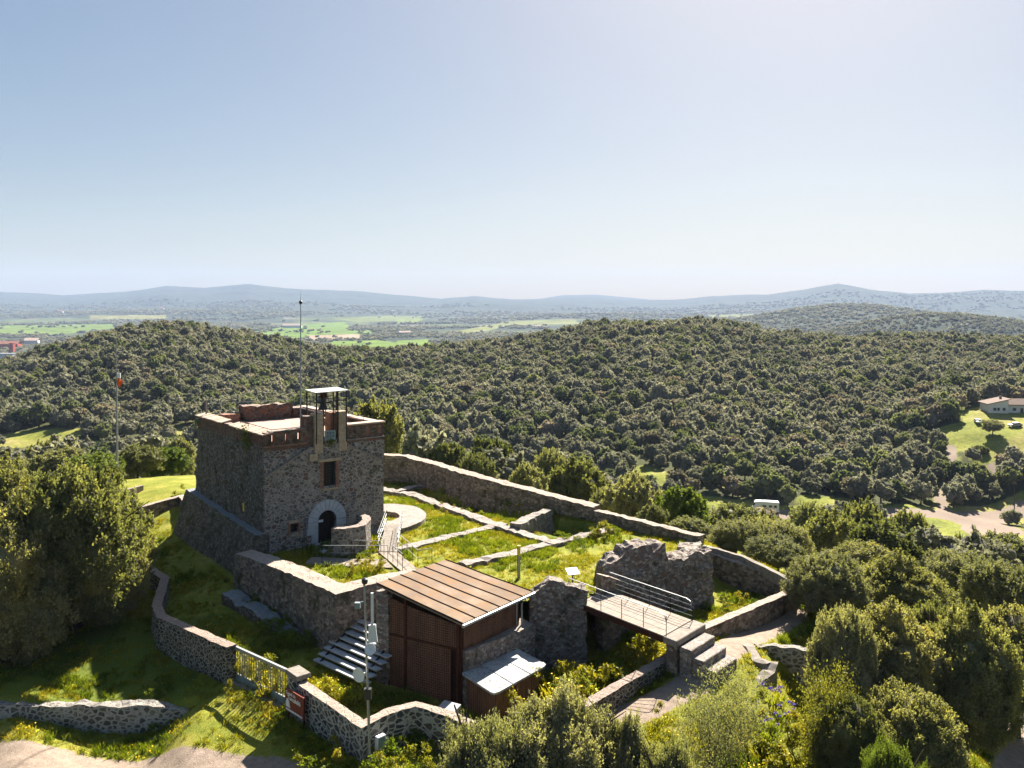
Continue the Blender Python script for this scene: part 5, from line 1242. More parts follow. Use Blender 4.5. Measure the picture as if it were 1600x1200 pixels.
# behind tower and far wall
tree('tall olive green tree rising just behind the right edge of the tower', 586, 92, 634, 46, 'mid', gap=.05)
A2 = [('loose oak close behind the far wall, first right of the tower', 655, 110, 690, 26, 'mid'), ('dark green round tree behind the far wall near the tower', 702, 104, 694, 32, 'mid'),
 ('small grey green tree between two larger ones behind the far wall', 748, 100, 712, 26, 'midolive'), ('yellowish olive bush touching the top of the far wall', 825, 92, 732, 34, 'midolive'),
 ('tall dark oak behind the middle of the far wall', 765, 118, 688, 40, 'mid'), ('wide dark oak behind the step in the far wall', 905, 94, 722, 50, 'mid'), ('oak with a pale crown behind the yellowish bush', 862, 112, 708, 32, 'midolive'),
 ('silvery tree beyond the lower far wall', 990, 84, 748, 46, 'midolive'), ('small olive tree beside the silvery tree', 948, 88, 765, 28, 'midolive')]
for a in A2: tree(*a)
tree('deep green conical tree beyond the lower far wall', 1064, 77, 765, 44, 'mid', LG)
A3 = [('grey green oak right of the deep green conical tree', 1140, 80, 792, 44, 'midolive'), ('broad dark oak below the white motor home', 1185, 92, 805, 48, 'mid'),
 ('silver leaved oak beyond the corner of the perimeter', 1215, 66, 822, 52, 'olive'), ('low bush in the grass behind the kerb wall', 1120, 64, 838, 28, 'midolive'),
 ('reddish brown oak above the silver leaved oak', 1300, 84, 806, 52, 'mid'), ('golden brown oak in the centre of the right thicket', 1375, 70, 818, 62, 'mid'),
 ('grey oak crowded behind the golden brown oak', 1270, 105, 792, 40, 'midolive'), ('oak at the edge of the sandy junction', 1345, 118, 790, 44, 'mid'), ('wide dark oak just below the sandy junction', 1425, 128, 806, 46, 'mid'),
 ('round grey bush beside the parked white car', 1500, 140, 842, 22, 'midolive'), ('grey green oak at the right edge below the sandy junction', 1572, 118, 838, 48, 'midolive'), ('low olive oak right of the white car', 1480, 98, 876, 46, 'midolive'),
 ('dark oak with upright shoots directly right of the wall corner', 1293, 47, 876, 62, 'olive'), ('tall dark oak behind the upright dark one at the wall corner', 1350, 57, 850, 64, 'oak'),
 ('dense dark oak mass in the middle of the right thicket', 1412, 50, 872, 74, 'oak'), ('silvery oak above the parking track at right', 1492, 68, 868, 66, 'olive'),
 ('olive oak at the right frame edge above the thicket', 1568, 62, 890, 66, 'olive'), ('broad yellow green oak low in the right thicket', 1400, 40, 952, 84, 'oak'),
 ('silvery oak rising over the curved retaining wall', 1318, 38.5, 968, 56, 'olive'), ('large oak at the right frame edge', 1588, 47, 950, 84, 'oak'),
 ('big round oak in the lower right corner above the sandy track', 1505, 40, 958, 84, 'oak'), ('bright golden oak in front of the dense dark mass', 1452, 44, 940, 56, 'oak')]
A3 += [('silvery bush pressed against the outside of the kerb wall', 1150, 60, 818, 42, 'olive'), ('grey oak overhanging the right end of the kerb wall', 1215, 56, 842, 48, 'olive'),
 ('green bush behind the lower far wall, left of the kerb wall', 1080, 66, 812, 34, 'midolive'), ('low silvery shrub at the left start of the kerb wall', 1020, 72, 792, 26, 'midolive'), ('round olive shrub right under the motor home', 1190, 68, 812, 34, 'midolive')]
for a in A3: tree(*a)
tree('low dark oak at the bottom of the right thicket', 1420, 35, 1078, 84, 'oak')
tree('dark oak leaning over the lower right track', 1330, 33.5, 1090, 62, 'oak', LO)
tree('thin twiggy shrub with yellow leaves below the curved retaining wall', 1296, 34, 1048, 48, 'sparse', LY, name='shrub', cat='shrub')
tree('bright green bush at the foot of the right thicket', 1395, 30, 1150, 55, 'bush', LG, name='bush', cat='bush')
# bottom bushes
tree('largest grey green bush at the bottom, in front of the booth', 872, 27.5, 1088, 112, 'bush', name='bush', cat='bush')
tree('rounded bush at the bottom left shoulder of the largest one', 760, 26.5, 1108, 92, 'bush', name='bush', cat='bush')
tree('bush at the bottom right shoulder of the largest one beside the path', 975, 27.5, 1128, 70, 'bush', name='bush', cat='bush')
tree('pale bush low at the bottom edge between path and thin shrub', 1050, 26.5, 1148, 58, 'bush', name='bush', cat='bush')
tree('thin grey twiggy shrub standing in the path below the steps', 1135, 33.5, 1045, 54, 'sparse', name='shrub', cat='shrub', gap=.02)
tree('second thin grey shrub growing into the twiggy one in the path', 1110, 32, 1085, 50, 'sparse', name='shrub', cat='shrub', gap=.02)

# hillside oaks: the nearest 230 as single trees, the others as one forest
def hill_positions():
    xs, ys = [], []
    Yv = 96.
    while Yv < 760:
        sp = 6.1 if Yv > 225 else 6.3
        n = int(1.62 * Yv / sp); x = (np.arange(n) - n / 2) * sp + RNG.uniform(-sp * .42, sp * .42, n); y = Yv + RNG.uniform(-sp * .42, sp * .42, n)
        xs.append(x); ys.append(y); Yv += sp * .92
    return np.concatenate(xs), np.concatenate(ys)
HXs, HYs = hill_positions()
ok = ~clearing(HXs, HYs)
# keep the ground behind the tower and the meadow open; slopes between castle and valley are thinner
u = HXs / HYs; px = 800 + F * u
dens = np.where(HYs < 225, np.clip(.35 + .5 * vnoise(HXs, HYs, 0, 22, 3), .1, .95), .97)
ok &= RNG.random(len(HXs)) < dens
ok &= ~((HYs < 125) & (px < 640) & (px > 250)); ok &= ~((HYs < 105) & (px < 1250)); ok &= ~((HYs < 170) & (HYs > 120) & (px > 1490))
HXs = HXs[ok]; HYs = HYs[ok]; HZs = height(HXs, HYs)
SC = RNG.uniform(.9, 1.6, len(HXs)) * np.where(HYs < 225, .95, .92) * (1 + .18 * vnoise(HXs, HYs, 0, 30, 9))
PXs = 800 + F * HXs / HYs; PYs = HY + F * (H0 - HZs - 3 * SC) / HYs
vis = (PXs > 8) & (PXs < 1592) & ~((PXs > 285) & (PXs < 640) & (PYs > 640)) & ~((PXs > 640) & (PXs < 1240) & (PYs > 700 + (PXs - 640) * .22)) & ~((PXs < 230) & (PYs > 715)) & ~((PXs > 1230) & (PYs > 835))
order = np.argsort(np.where(vis, HYs / SC, 1e9))[:235]
single = np.zeros(len(HXs), bool); single[order] = True
for n_, i in enumerate(order):
    t = thing('hillside_oak', 'dense grey green evergreen oak among its neighbours on the wooded slope beyond the castle', 'tree', (HXs[i], HYs[i], HZs[i]), random.uniform(0, 6.28), 'evergreen oaks covering the hillside')
    s = float(SC[i]); 
    c = link('crown', FOR[n_ % 7], t, (0, 0, .3 * s)); c.scale = (s, s, s * random.uniform(.85, 1.15))
    k = link('trunk', TRK['far'][0], t); k.scale = (s, s, s)
def proto(name, me): return bpy.data.objects.new(name, me)
def scatter(name, pts, scl, rotz, idx, protos, label=None, tilt=None):
    me = bpy.data.meshes.new(name); n = len(pts); me.vertices.add(n); me.vertices.foreach_set('co', np.asarray(pts, np.float32).ravel())
    for nm, ty, arr in (('scl', 'FLOAT_VECTOR', scl), ('rt', 'FLOAT_VECTOR', rotz), ('vi', 'INT', idx)):
        a = me.attributes.new(nm, ty, 'POINT'); a.data.foreach_set('value' if ty == 'INT' else 'vector', np.asarray(arr, np.int32 if ty == 'INT' else np.float32).ravel())
    o = link(name, me); tag(o, label, None, None, 'stuff')
    ng = bpy.data.node_groups.new(name + '_nodes', 'GeometryNodeTree')
    ng.interface.new_socket('Geometry', in_out='INPUT', socket_type='NodeSocketGeometry'); ng.interface.new_socket('Geometry', in_out='OUTPUT', socket_type='NodeSocketGeometry')
    N = ng.nodes; Lk = ng.links; gi = N.new('NodeGroupInput'); go = N.new('NodeGroupOutput'); jn = N.new('GeometryNodeJoinGeometry')
    def attr(nm, dt): a = N.new('GeometryNodeInputNamedAttribute'); a.data_type = dt; a.inputs[0].default_value = nm; return a.outputs[0]
    sa, ra, va = attr('scl', 'FLOAT_VECTOR'), attr('rt', 'FLOAT_VECTOR'), attr('vi', 'INT')
    er = N.new('FunctionNodeEulerToRotation'); Lk.new(ra, er.inputs[0])
    for k, p in enumerate(protos):
        oi = N.new('GeometryNodeObjectInfo'); oi.inputs['Object'].default_value = p; oi.inputs['As Instance'].default_value = True
        cm = N.new('FunctionNodeCompare'); cm.data_type = 'INT'; cm.operation = 'EQUAL'
        ii = [s for s in cm.inputs if s.type == 'INT']; Lk.new(va, ii[0]); ii[1].default_value = k
        ip = N.new('GeometryNodeInstanceOnPoints'); Lk.new(gi.outputs[0], ip.inputs['Points']); Lk.new(cm.outputs[0], ip.inputs['Selection'])
        Lk.new(oi.outputs['Geometry'], ip.inputs['Instance']); Lk.new(er.outputs[0], ip.inputs['Rotation']); Lk.new(sa, ip.inputs['Scale']); Lk.new(ip.outputs[0], jn.inputs[0])
    Lk.new(jn.outputs[0], go.inputs[0])
    md = o.modifiers.new('scatter', 'NODES'); md.node_group = ng
    return o
rest = ~single; n = rest.sum()
s = SC[rest]; zz_ = RNG.uniform(.85, 1.15, n)
# slopes beyond both edges of the view carry the same woodland
ex, ey = np.meshgrid(np.arange(-190, 190, 6.5), np.arange(42, 175, 6.)); ex = ex.ravel() + RNG.uniform(-2.4, 2.4, ex.size); ey = ey.ravel() + RNG.uniform(-2.4, 2.4, ey.size)
pe = 800 + F * ex / ey; ke = ((pe > 1660) | (pe < -90)) & (pe < 2900) & (pe > -1300) & ~clearing(ex, ey) & (RNG.random(len(ex)) < .85)
EP = np.stack([ex[ke], ey[ke], height(ex[ke], ey[ke])], -1); ES = RNG.uniform(.8, 1.4, len(EP))
protos = [proto('oak_kind', m_) for m_ in FOR]
FP = np.concatenate([np.stack([HXs[rest], HYs[rest], HZs[rest] + .2], -1), EP]); FS = np.concatenate([np.stack([s, s, s * zz_], -1), np.stack([ES] * 3, -1)]); n = len(FP)
scatter('forest', FP, FS, np.stack([np.zeros(n), np.zeros(n), RNG.uniform(0, 6.28, n)], -1), RNG.choice(7, n, p=[.22, .2, .1, .18, .08, .14, .08]), protos, 'grey green evergreen oak forest covering the valley slopes and hills behind the castle')
# woods further off: clumps
LOW = [crown_mesh('low_crown', M['leaf_forest'], 3, 4.2, 180 + i, 5, 160, .8, .6, .95, asp=1.4, sub=1) for i in range(3)]
def far_pts(n, y0, y1, cond, u0=-.66, u1=.66):
    Yr = y0 * (y1 / y0) ** RNG.random(n); U = RNG.uniform(u0, u1, n); X_ = U * Yr; Z_ = height(X_, Yr, False); k = cond(X_, Yr, Z_); return X_[k], Yr[k], Z_[k]
X_, Y_, Z_ = far_pts(13000, 1350, 2350, lambda x, y, z: (800 + F * x / y > 1130) & (z > -72))
s = RNG.uniform(1.0, 1.7, len(X_))
X2, Y2, Z2 = far_pts(26000, 1500, 7500, lambda x, y, z: (fbm(x, y, 0 * x, 420, 3, 21) < .22) & ((fbm(x, y, 0 * x, 260, 2, 77) > -.35) | (z > -50)))
pxx = 800 + F * X2 / Y2; pyy = HY + F * (H0 - Z2) / Y2; k = np.ones(len(X2), bool)
for poly, c in FIELDS: k &= ~inpoly(pxx, pyy, poly) | (RNG.random(len(pxx)) < .05)
X2, Y2, Z2 = X2[k], Y2[k], Z2[k]; s2 = RNG.uniform(1.6, 3.4, len(X2)) * np.clip(Y2 / 2500, .8, 1.6)
Xa = np.concatenate([X_, X2]); Ya = np.concatenate([Y_, Y2]); Za = np.concatenate([Z_, Z2]); sx = np.concatenate([s, s2]); sz = np.concatenate([s * .9, np.minimum(s2 * .55, 2.45)])
scatter('far_woodland', np.stack([Xa, Ya, Za - .5], -1), np.stack([sx, sx, sz], -1), np.stack([0 * sx, 0 * sx, RNG.uniform(0, 6.28, len(sx))], -1), RNG.integers(0, 3, len(sx)), [proto('wood_kind', m_) for m_ in LOW], 'blue green woods and hedges on the far plain and hills')

# ------------------------------------------------------------------ grass and weeds
def tuft(seed, n, h, w, mat, petals=None, spread=.12):
    g = np.random.default_rng(seed); a = g.uniform(0, 6.28, n); r = g.random(n) ** .5 * spread
    b = np.stack([r * np.cos(a), r * np.sin(a), 0 * a - .03], -1); ln = g.uniform(.3, 1., n) * h
    tip = b + np.stack([g.normal(0, .35, n) * ln, g.normal(0, .35, n) * ln, ln], -1)
    sd = np.stack([-np.sin(a * 3), np.cos(a * 3), 0 * a], -1) * w
    mid = b * .5 + tip * .5 + np.array([0, 0, 1]) * ln[:, None] * .12
    V = np.stack([b - sd * .6, b + sd * .6, mid + sd, tip, mid - sd], 1).reshape(-1, 3); Fq = [tuple(range(i * 5, i * 5 + 5)) for i in range(n)]
    mi = [0] * n
    if petals:
        for i in range(0, n, 5):
            c = tip[i]; b0 = len(V); V = np.concatenate([V, [c + [.035, 0, 0], c + [0, .035, .01], c + [-.035, 0, 0], c + [0, -.035, .01]]]); Fq.append((b0, b0 + 1, b0 + 2, b0 + 3)); mi.append(1)
    me = bpy.data.meshes.new('tuft'); me.from_pydata(V.tolist(), [], Fq); me.materials.append(mat)
    if petals: me.materials.append(petals)
    me.polygons.foreach_set('material_index', mi); return me
TUFT = [tuft(1, 14, .16, .012, M['grass'], spread=.16), tuft(2, 16, .24, .013, M['grass'], spread=.14), tuft(3, 16, .34, .016, M['grassdk'], spread=.16), tuft(4, 14, .22, .013, M['grass'], M['petal_y'], .16)]
def sample(n, x0, x1, y0, y1, zf, keep):
    x = RNG.uniform(x0, x1, n); y = RNG.uniform(y0, y1, n); k = keep(x, y); x, y = x[k], y[k]; return x, y, zf(x, y)
pathw = [polyline for polyline in (W1, W1S, W2, W3, W4)]
def keep_yard(x, y):
    k = inpoly(x, y, YARD)
    for pl_ in pathw: k &= polydist(x, y, pl_) > .42
    k &= (((x - CF[0]) / 3.0) ** 2 + ((y - CF[1]) / 3.9) ** 2 > 1) | (((x - CF[0]) / 1.1) ** 2 + ((y - CF[1]) / 1.4) ** 2 < 1)
    k &= ~inpoly(x, y, [P(477, 881, .1), P(606, 889, .1), P(628, 896, .1), P(655, 889, .1), P(626, 860, .1), P(628, 816, .4), P(602, 816, .4), P(588, 862, .1), P(600, 872, .1), P(487, 869, .1)])
    k &= ~inpoly(x, y, [T2(-.2, -.2), T2(8.4, -.2), T2(8.4, 12), T2(-.2, 12)])
    return k & (RNG.random(len(x)) < np.clip(.5 + .7 * fbm(x, y, 0 * x, 1.6, 3, 61), .08, 1))
def keep_hill(x, y):
    k = ~inpoly(x, y, YARD) & (masks(x, y) < .35)
    k &= ~inpoly(x, y, [A.xy[:], B.xy[:], Cc.xy[:], D.xy[:]])
    k &= ~inpoly(x, y, [T2(-2, -.5), T2(8.4, -.2), T2(8.4, 12), T2(-1.5, 12.5)])
    for w_, dd_ in ((LW, .35), (FW, .35), (CW, .7), (FARW, .6), (FARW2, .5), (RW, 1.0)): k &= polydist(x, y, w_) > dd_
    return k & (RNG.random(len(x)) < np.clip(.45 + .8 * fbm(x, y, 0 * x, 1.8, 3, 67), .05, 1))
xa, ya, za = sample(42000, -17, 13, 43, 76, yard_z, keep_yard)
xb, yb, zb_ = sample(90000, -36, 24, 24, 64, height, keep_hill)
k = (np.abs(xb / yb) < .63); xb, yb, zb_ = xb[k], yb[k], zb_[k]
xx = np.concatenate([xa, xb]); yy = np.concatenate([ya, yb]); zz2 = np.concatenate([za, zb_]); n = len(xx)
idx = np.where(fbm(xx, yy, 0 * xx, 2.2, 2, 71) > .25, 2, RNG.integers(0, 2, n)); idx = np.where(RNG.random(n) < .05, 3, idx)
sg = RNG.uniform(.6, 1.25, n)
scatter('grass', np.stack([xx, yy, zz2], -1), np.stack([sg] * 3, -1), np.stack([RNG.normal(0, .15, n), RNG.normal(0, .15, n), RNG.uniform(0, 6.28, n)], -1), idx, [proto('tuft_kind', m_) for m_ in TUFT], 'bright yellow green spring grass')
WEED = [crown_mesh('weed', M['grassdk'], .4, .7, 300, 5, 260, .06, .16, .5, asp=1.8, core_on=False, up=1.), crown_mesh('weed2', M['grass'], .35, .9, 301, 6, 260, .055, .15, .5, asp=2.2, core_on=False, up=1.),
        tuft(9, 60, .75, .02, M['grass'], M['petal_y'], .3)]
wp_ = []
def wline(pts, n, w, k, s0=.6, s1=1.2, zf=height):
    n = int(n * .62)
    pts = [np.array(p) for p in pts]
    for _ in range(n):
        i = random.randrange(len(pts) - 1); t = random.random(); p = pts[i] * (1 - t) + pts[i + 1] * t + RNG.normal(0, w, 2)
        wp_.append((p[0], p[1], float(zf(np.array([p[0]]), np.array([p[1]]))[0]), random.choice(k), random.uniform(s0, s1)))
wline([(-13.4, 41.5), (-11, 39.6), (-9, 38.4)], 40, .35, [1, 2, 2], .7, 1.3)
wline([(-13.0, 39.4), (-11, 37.8), (-9.8, 36.6)], 16, .25, [0, 1], .4, .8); wline([(-9.6, 36.0), (-6, 32.4)], 30, .35, [0, 1], .5, .9)
wline([(-8.8, 38.6), (-7.2, 38.6), (-6.4, 38)], 45, .45, [1, 2, 0], .7, 1.3)
wline([(3.5, 39.5), (4.5, 41), (6.5, 42.3), (5, 40)], 90, .8, [0, 1, 1, 2], .8, 1.6)
wline([(1.5, 38.5), (3, 40), (2, 36.5)], 60, .7, [0, 1, 2], .9, 1.7)
wline([(-5, 34.5), (-3, 35.2), (-2, 34)], 30, .4, [0], .6, 1.1)
wline([(-6.5, 32), (-3, 32.5), (0, 31)], 60, .9, [0, 1], .6, 1.2)
wline([(-14.5, 49), (-12, 46), (-10, 43.5)], 60, .8, [0], .6, 1.2)
wline([(-17, 40.2), (-15, 39.2)], 14, .5, [0, 0], .4, .8)
wline([(-18, 42), (-15.5, 41)], 8, .6, [0, 0], .5, .9)
wline([(9, 47.5), (12, 49.5), (14, 49), (11, 46)], 45, .7, [1, 0], .4, .8)
wline([(9, 35), (11, 33), (12, 31), (10, 34)], 110, 1.2, [0, 1, 1, 2], .7, 1.3)
wline([(12, 36), (13.5, 33.5), (15, 31)], 90, 1.3, [0, 1], .8, 1.6)
wline([(17, 37), (19, 33), (17, 30)], 90, 1.8, [0, 0, 1], .8, 1.7)
wline([(-16, 62), (-20, 68), (-28, 70)], 40, 1.5, [1], .6, 1.0)
for pts in ([P(560, 885, 0), P(610, 893, 0)], [P(540, 900, 0), P(600, 895, 0)], [P(575, 868, 0), P(588, 850, 0)]): wline(pts, 22, .25, [1, 2, 1], .4, .75, yard_z)
wline([(-7, 70), (-2, 65), (3, 61)], 70, .7, [0, 1], .5, .9, yard_z); wline([(3, 54.5), (5, 58)], 30, .8, [0], .5, .9, yard_z); wline([P(640, 800, 0), P(760, 800, 0)], 25, 1.2, [0, 1], .3, .6, yard_z)
wline([(5, 55.5), (6, 56)], 10, .4, [1], .8, 1.2, yard_z)
wa = np.array(wp_); n = len(wa)
scatter('weeds', wa[:, :3], np.stack([wa[:, 4]] * 3, -1), np.stack([np.zeros(n), np.zeros(n), RNG.uniform(0, 6.28, n)], -1), wa[:, 3].astype(int), [proto('weed_kind', m_) for m_ in WEED], 'leafy green weeds and yellow wild flowers in the moat and along the walls')
# purple irises on the bank
for lbl, px_, py_ in (('upper clump of purple irises on the grassy bank', 1212, 1100), ('middle clump of purple irises nearest the yellow shrub', 1232, 1128), ('lower clump of purple irises near the bottom bushes', 1205, 1150)):
    for Yq in np.arange(28, 40, .1):
        X0 = (px_ - 800) / F * Yq
        if HY + F * (H0 - hz(X0, Yq)) / Yq < py_: break
    t = thing('iris_clump', lbl, 'flowers', (X0, Yq, hz(X0, Yq)), 0, 'purple irises on the bank')
    tm = tuft(17, 50, .6, .03, M['grassdk'], None, .5); link('leaves', tm, t)
    m = MB(); g_ = random.Random(px_)
    for _ in range(9):
        x, y, z = g_.gauss(0, .35), g_.gauss(0, .3), g_.uniform(.55, .8)
        for k in range(5):
            a = k * 1.26; m.add([(x, y, z), (x + .09 * math.cos(a - .4), y + .09 * math.sin(a - .4), z + .06), (x + .13 * math.cos(a), y + .13 * math.sin(a), z - .02), (x + .09 * math.cos(a + .4), y + .09 * math.sin(a + .4), z + .06)], [(0, 1, 2, 3)])
    m.build('blossoms', M['petal_p'], t)

# ------------------------------------------------------------------ valley: house, vehicles, poles
def wheel(parent, x, y, r, z=0):
    w = MB(); n = 16
    w.add([(x + r * math.cos(2 * math.pi * k / n), yy_, z + r + r * math.sin(2 * math.pi * k / n)) for yy_ in (y - .11, y + .11) for k in range(n)], [tuple(range(n)), tuple(range(2 * n - 1, n - 1, -1))] + [(k, n + k, n + (k + 1) % n, (k + 1) % n) for k in range(n)])
    w.build('wheel', M['blackp'], parent)
def motorhome():
    X0 = (1196 - 800) / F * 229; t = thing('motor_home', 'white motor home with dark blue rear parked on the sandy road at the forest edge', 'motor home', (X0, 229, hz(X0, 229) + .05), rad(-12))
    slab_xz([(-3.2, .55), (-3.4, 1.2), (-3.1, 1.75), (-2.5, 2.55), (-2.9, 2.65), (-2.6, 3.0), (-1.6, 3.1), (3.3, 3.05), (3.4, .55)], -1.1, 1.1).build('body', M['white'], t, bevel=.05)
    MB().box(3.405, 3.45, -1.0, 1.0, 1.1, 2.8).build('rear_panel', simple('blue_panel', (.04, .10, .25), .4), t)
    for x0, x1 in ((-.9, .1), (.8, 1.6), (2.1, 2.8)): MB().box(x0, x1, -1.13, -1.105, 1.6, 2.2).build('window', M['glassd'], t)
    MB().hexa([(-3.12, -.95, 1.75), (-2.6, -.95, 2.45), (-2.6, .95, 2.45), (-3.12, .95, 1.75)], [(-3.17, -.95, 1.77), (-2.65, -.95, 2.48), (-2.65, .95, 2.48), (-3.17, .95, 1.77)]).build('windscreen', M['glassd'], t)
    for x in (-1.2, 1.4): MB().box(x, x + .7, -.35, .35, 3.1, 3.22).build('roof_vent', M['bluegrey'], t)
    for x in (-2.3, 2.0):
        for y in (-1.02, 1.02): wheel(t, x, y, .36, -.05)
motorhome()
def car(label, X0, Y0, rz, mat):
    t = thing('parked_car', label, 'car', (X0, Y0, hz(X0, Y0) + .03), rz)
    slab_xz([(-2.1, .3), (-2.15, .75), (-1.2, .92), (-.6, 1.42), (1.0, 1.45), (1.9, .95), (2.15, .85), (2.1, .3)], -.85, .85).build('body', mat, t, bevel=.05)
    for y0, y1 in ((-.87, -.855), (.855, .87)): slab_xz([(-1.0, .95), (-.52, 1.33), (.9, 1.35), (1.6, .97)], y0, y1).build('window', M['glassd'], t)
    MB().hexa([(-1.18, -.7, .95), (-.66, -.7, 1.38), (-.66, .7, 1.38), (-1.18, .7, .95)], [(-1.24, -.7, .98), (-.7, -.7, 1.43), (-.7, .7, 1.43), (-1.24, .7, .98)]).build('windscreen', M['glassd'], t)
    for x in (-1.35, 1.35):
        for y in (-.8, .8): wheel(t, x, y, .31, 0)
car('white car parked on the grey track below the sandy junction', 96, 186.5, rad(20), M['white'])
car('pale car parked on the lawn right of the olive tree by the white house', (1586 - 800) / F * 288, 288, rad(5), M['steel'])
car('white car parked at the left corner of the white house lawn', (1528 - 800) / F * 295, 295, rad(75), M['white'])
hs = thing('country_house', 'long white country house with brown roofs above the green lawn', 'house', ((1545 - 800) / F * 305, 305, hz((1570 - 800) / F * 300, 303)), rad(-8))
MB().box(0, 6.5, 0, 8, -2, 3.6).build('wall', M['housewall'], hs)
MB().box(6.5, 24, 1.0, 8, -2, 3.1).build('wall', M['housewall'], hs)
def gabled(x0, x1, y0, y1, zl, zh, mat, axis, p):
    m = MB()
    if axis == 'y': m.hexa([(x0, y0, zl), (x1, y0, zh), (x1, y1, zh), (x0, y1, zl)], [(x0, y0, zl + .25), (x1, y0, zh + .25), (x1, y1, zh + .25), (x0, y1, zl + .25)])
    else:
        ym = (y0 + y1) / 2; m.hexa([(x0, y0, zl), (x1, y0, zl), (x1, ym, zh), (x0, ym, zh)], [(x0, y0, zl + .25), (x1, y0, zl + .25), (x1, ym, zh + .25), (x0, ym, zh + .25)]); m.hexa([(x0, ym, zh), (x1, ym, zh), (x1, y1, zl), (x0, y1, zl)], [(x0, ym, zh + .25), (x1, ym, zh + .25), (x1, y1, zl + .25), (x0, y1, zl + .25)])
    return m.build('roof', mat, p)
r_ = gabled(-.6, 7.2, -.5, 8.6, 3.3, 5.2, M['houseroof'], 'y', hs); gabled(6.6, 25, .3, 8.8, 3.1, 4.9, M['houseroof'], 'x', hs)
MB().add([(0, -.01, 3.59), (6.5, -.01, 3.59), (6.5, -.01, 5.0), (0, 8, 3.59), (6.5, 8, 3.59), (6.5, 8, 5.0)], [(0, 1, 2), (5, 4, 3), (1, 4, 5, 2)]).build('gable', M['housewall'], hs)
MB().box(5.2, 5.9, 4, 4.7, 4.6, 6.0).build('chimney', M['concrete'], hs)
for x, z0, z1, w in ((1.5, 1.2, 2.2, 1.0), (2.8, 1.2, 2.2, .8), (4.6, 1.2, 2.2, .9)): MB().box(x, x + w, -.05, -.01, z0, z1).build('window', M['glassd'], hs)
for x, z0, z1, w in ((8.3, 1.1, 2.1, 1.1), (10.8, 0, 2.1, 1.0), (14.5, 1.0, 2.0, 1.6), (18.5, 1.0, 2.0, 1.6)): MB().box(x, x + w, .95, .99, z0, z1).build('window', M['glassd'], hs)
t = thing('olive_tree', 'round grey olive tree casting a shadow on the lawn in front of the white house', 'tree', ((1551 - 800) / F * 282, 282, hz((1551 - 800) / F * 282, 282)))
c = link('crown', NEAR['midolive'][0], t, (0, 0, 1.3)); c.scale = (1.15, 1.15, .75); k = link('trunk', TRK['mid'][0], t)
t = thing('bush', 'low dark bush on the lawn below the olive tree', 'bush', ((1532 - 800) / F * 272, 272, hz((1532 - 800) / F * 272, 272)))
c = link('crown', NEAR['mid'][0], t, (0, 0, -.3)); c.scale = (1.0, .8, .5); link('stem', TRK['sparse'][0], t).scale = (.6, .6, .5)
def upole(lbl, px_, Yp, h_):
    X0 = (px_ - 800) / F * Yp; t = thing('utility_pole', lbl, 'pole', (X0, Yp, hz(X0, Yp)))
    MB().tube([(0, 0, -.5), (0, 0, h_)], .14, 7, .09).build('pole', M['bark'], t); MB().box(-.7, .7, -.06, .06, h_ - .6, h_ - .45).build('crossarm', M['bark'], t)
upole('wooden utility pole beside the road at the forest edge', 1376, 232, 8.5); upole('wooden utility pole near the right frame edge by the sandy junction', 1585, 232, 9)
# far buildings
def bld(lbl, px_, py_, w, dp, h, rz=0., roof=None, wall_=None, name='building', cat='building', group=None, flat=False):
    Yb = F * (H0 + 75) / (py_ - HY)
    for _ in range(4): Yb = F * (H0 - float(height(np.array([(px_ - 800) / F * Yb]), np.array([Yb]), False)[0])) / (py_ - HY)
    Yb = float(np.clip(Yb, 1000, 9000)); X0 = (px_ - 800) / F * Yb
    t = thing(name, lbl, cat, (X0, Yb, float(height(np.array([X0]), np.array([Yb]), False)[0])), rz, group)
    MB().box(-w / 2, w / 2, -dp / 2, dp / 2, -6, h).build('wall', wall_ or M['housewall'], t)
    if flat: MB().box(-w / 2 - .5, w / 2 + .5, -dp / 2 - .5, dp / 2 + .5, h, h + .8).build('roof', roof or M['roofclay'], t)
    else: gabled(-w / 2 - 1, w / 2 + 1, -dp / 2 - 1, dp / 2 + 1, h, h + dp * .28, roof or M['roofclay'], 'x', t)
M['farred'] = simple('far_red_wall', (.45, .09, .06), .8); M['farblue'] = simple('far_blue_roof', (.10, .26, .50), .6)
bld('long low building with a red front in the town at far left', 8, 544, 60, 22, 9, .1, M['roofclay'], M['farred'])
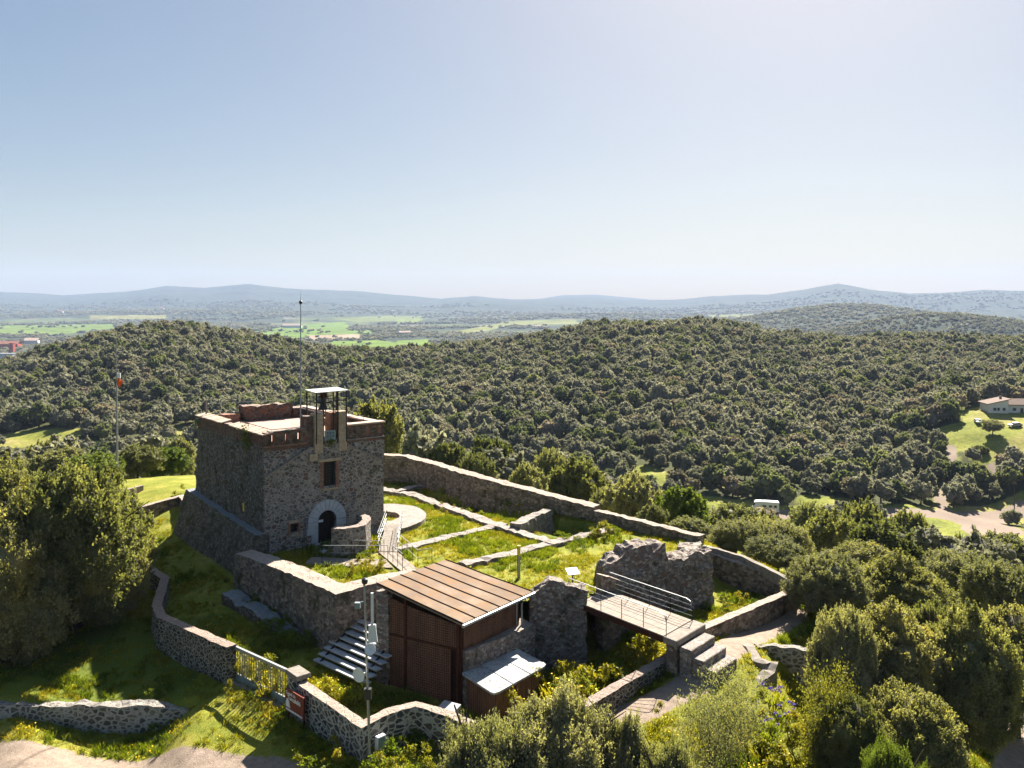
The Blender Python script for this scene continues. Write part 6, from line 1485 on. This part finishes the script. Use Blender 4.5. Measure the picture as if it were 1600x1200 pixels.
bld('square building with a pale clay roof beside the red fronted one', 50, 538, 28, 22, 9, .3, M['tile'])
bld('small red tower-like block in the far left town', 19, 551, 8, 8, 18, 0, M['farred'], M['farred'], flat=True)
bld('small shed with a blue roof at the right end of the far left town', 43, 553, 14, 10, 4, .2, M['farblue'], flat=True)
bld('long white building at the bottom of the far left town', 6, 559, 45, 18, 7, -.1, M['steel'], flat=True)
bld('long white farm building at the left end of the green fields', 457, 512, 75, 25, 9, .1, M['tile'])
bld('low pale farmhouse in the trees right of the green fields', 632, 523, 34, 16, 7, .3, M['tile'], M['tile'])
bld('isolated white farmhouse beyond the long left field', 95, 500, 30, 20, 12)
bld('tiny white house on the ridge of the left wooded hill', 253, 498, 30, 20, 12)
bld('lone farmhouse among hedges in the middle of the plain', 840, 512, 24, 14, 6, .2, M['tile'])
gv = random.Random(4)
for k in range(30):
    px_ = gv.choice([gv.uniform(560, 700), gv.uniform(700, 1010), gv.uniform(1080, 1200)]); py_ = gv.uniform(476, 490)
    Yb = gv.uniform(5200, 7600); X0 = (px_ - 800) / F * Yb; z0 = float(height(np.array([X0]), np.array([Yb]), False)[0])
    t = thing('far_house', 'tiny pale house among trees on the hazy far hillside', 'house', (X0, Yb, z0), gv.uniform(-.4, .4), 'villas scattered over the far hills')
    w = gv.uniform(12, 22); MB().box(-w / 2, w / 2, -6, 6, -4, 9).build('wall', M['housewall'], t); gabled(-w / 2, w / 2, -6.5, 6.5, 9, 12, M['roofclay'] if k % 3 else M['tile'], 'x', t)

# ------------------------------------------------------------------ haze
hm = bpy.data.materials.new('haze'); hm.use_nodes = True; hn = hm.node_tree.nodes; hn.remove(hn['Principled BSDF'])
pv = hn.new('ShaderNodeVolumePrincipled'); pv.inputs['Color'].default_value = (.46, .585, .86, 1); pv.inputs['Density'].default_value = HAZE = 0.62e-4
pv.inputs['Anisotropy'].default_value = 0.
hm.node_tree.links.new(pv.outputs[0], hn['Material Output'].inputs['Volume'])
hz_ = MB().box(-19000, 19000, -400, 12000, -300, 480).build('haze', hm); tag(hz_, kind='stuff')
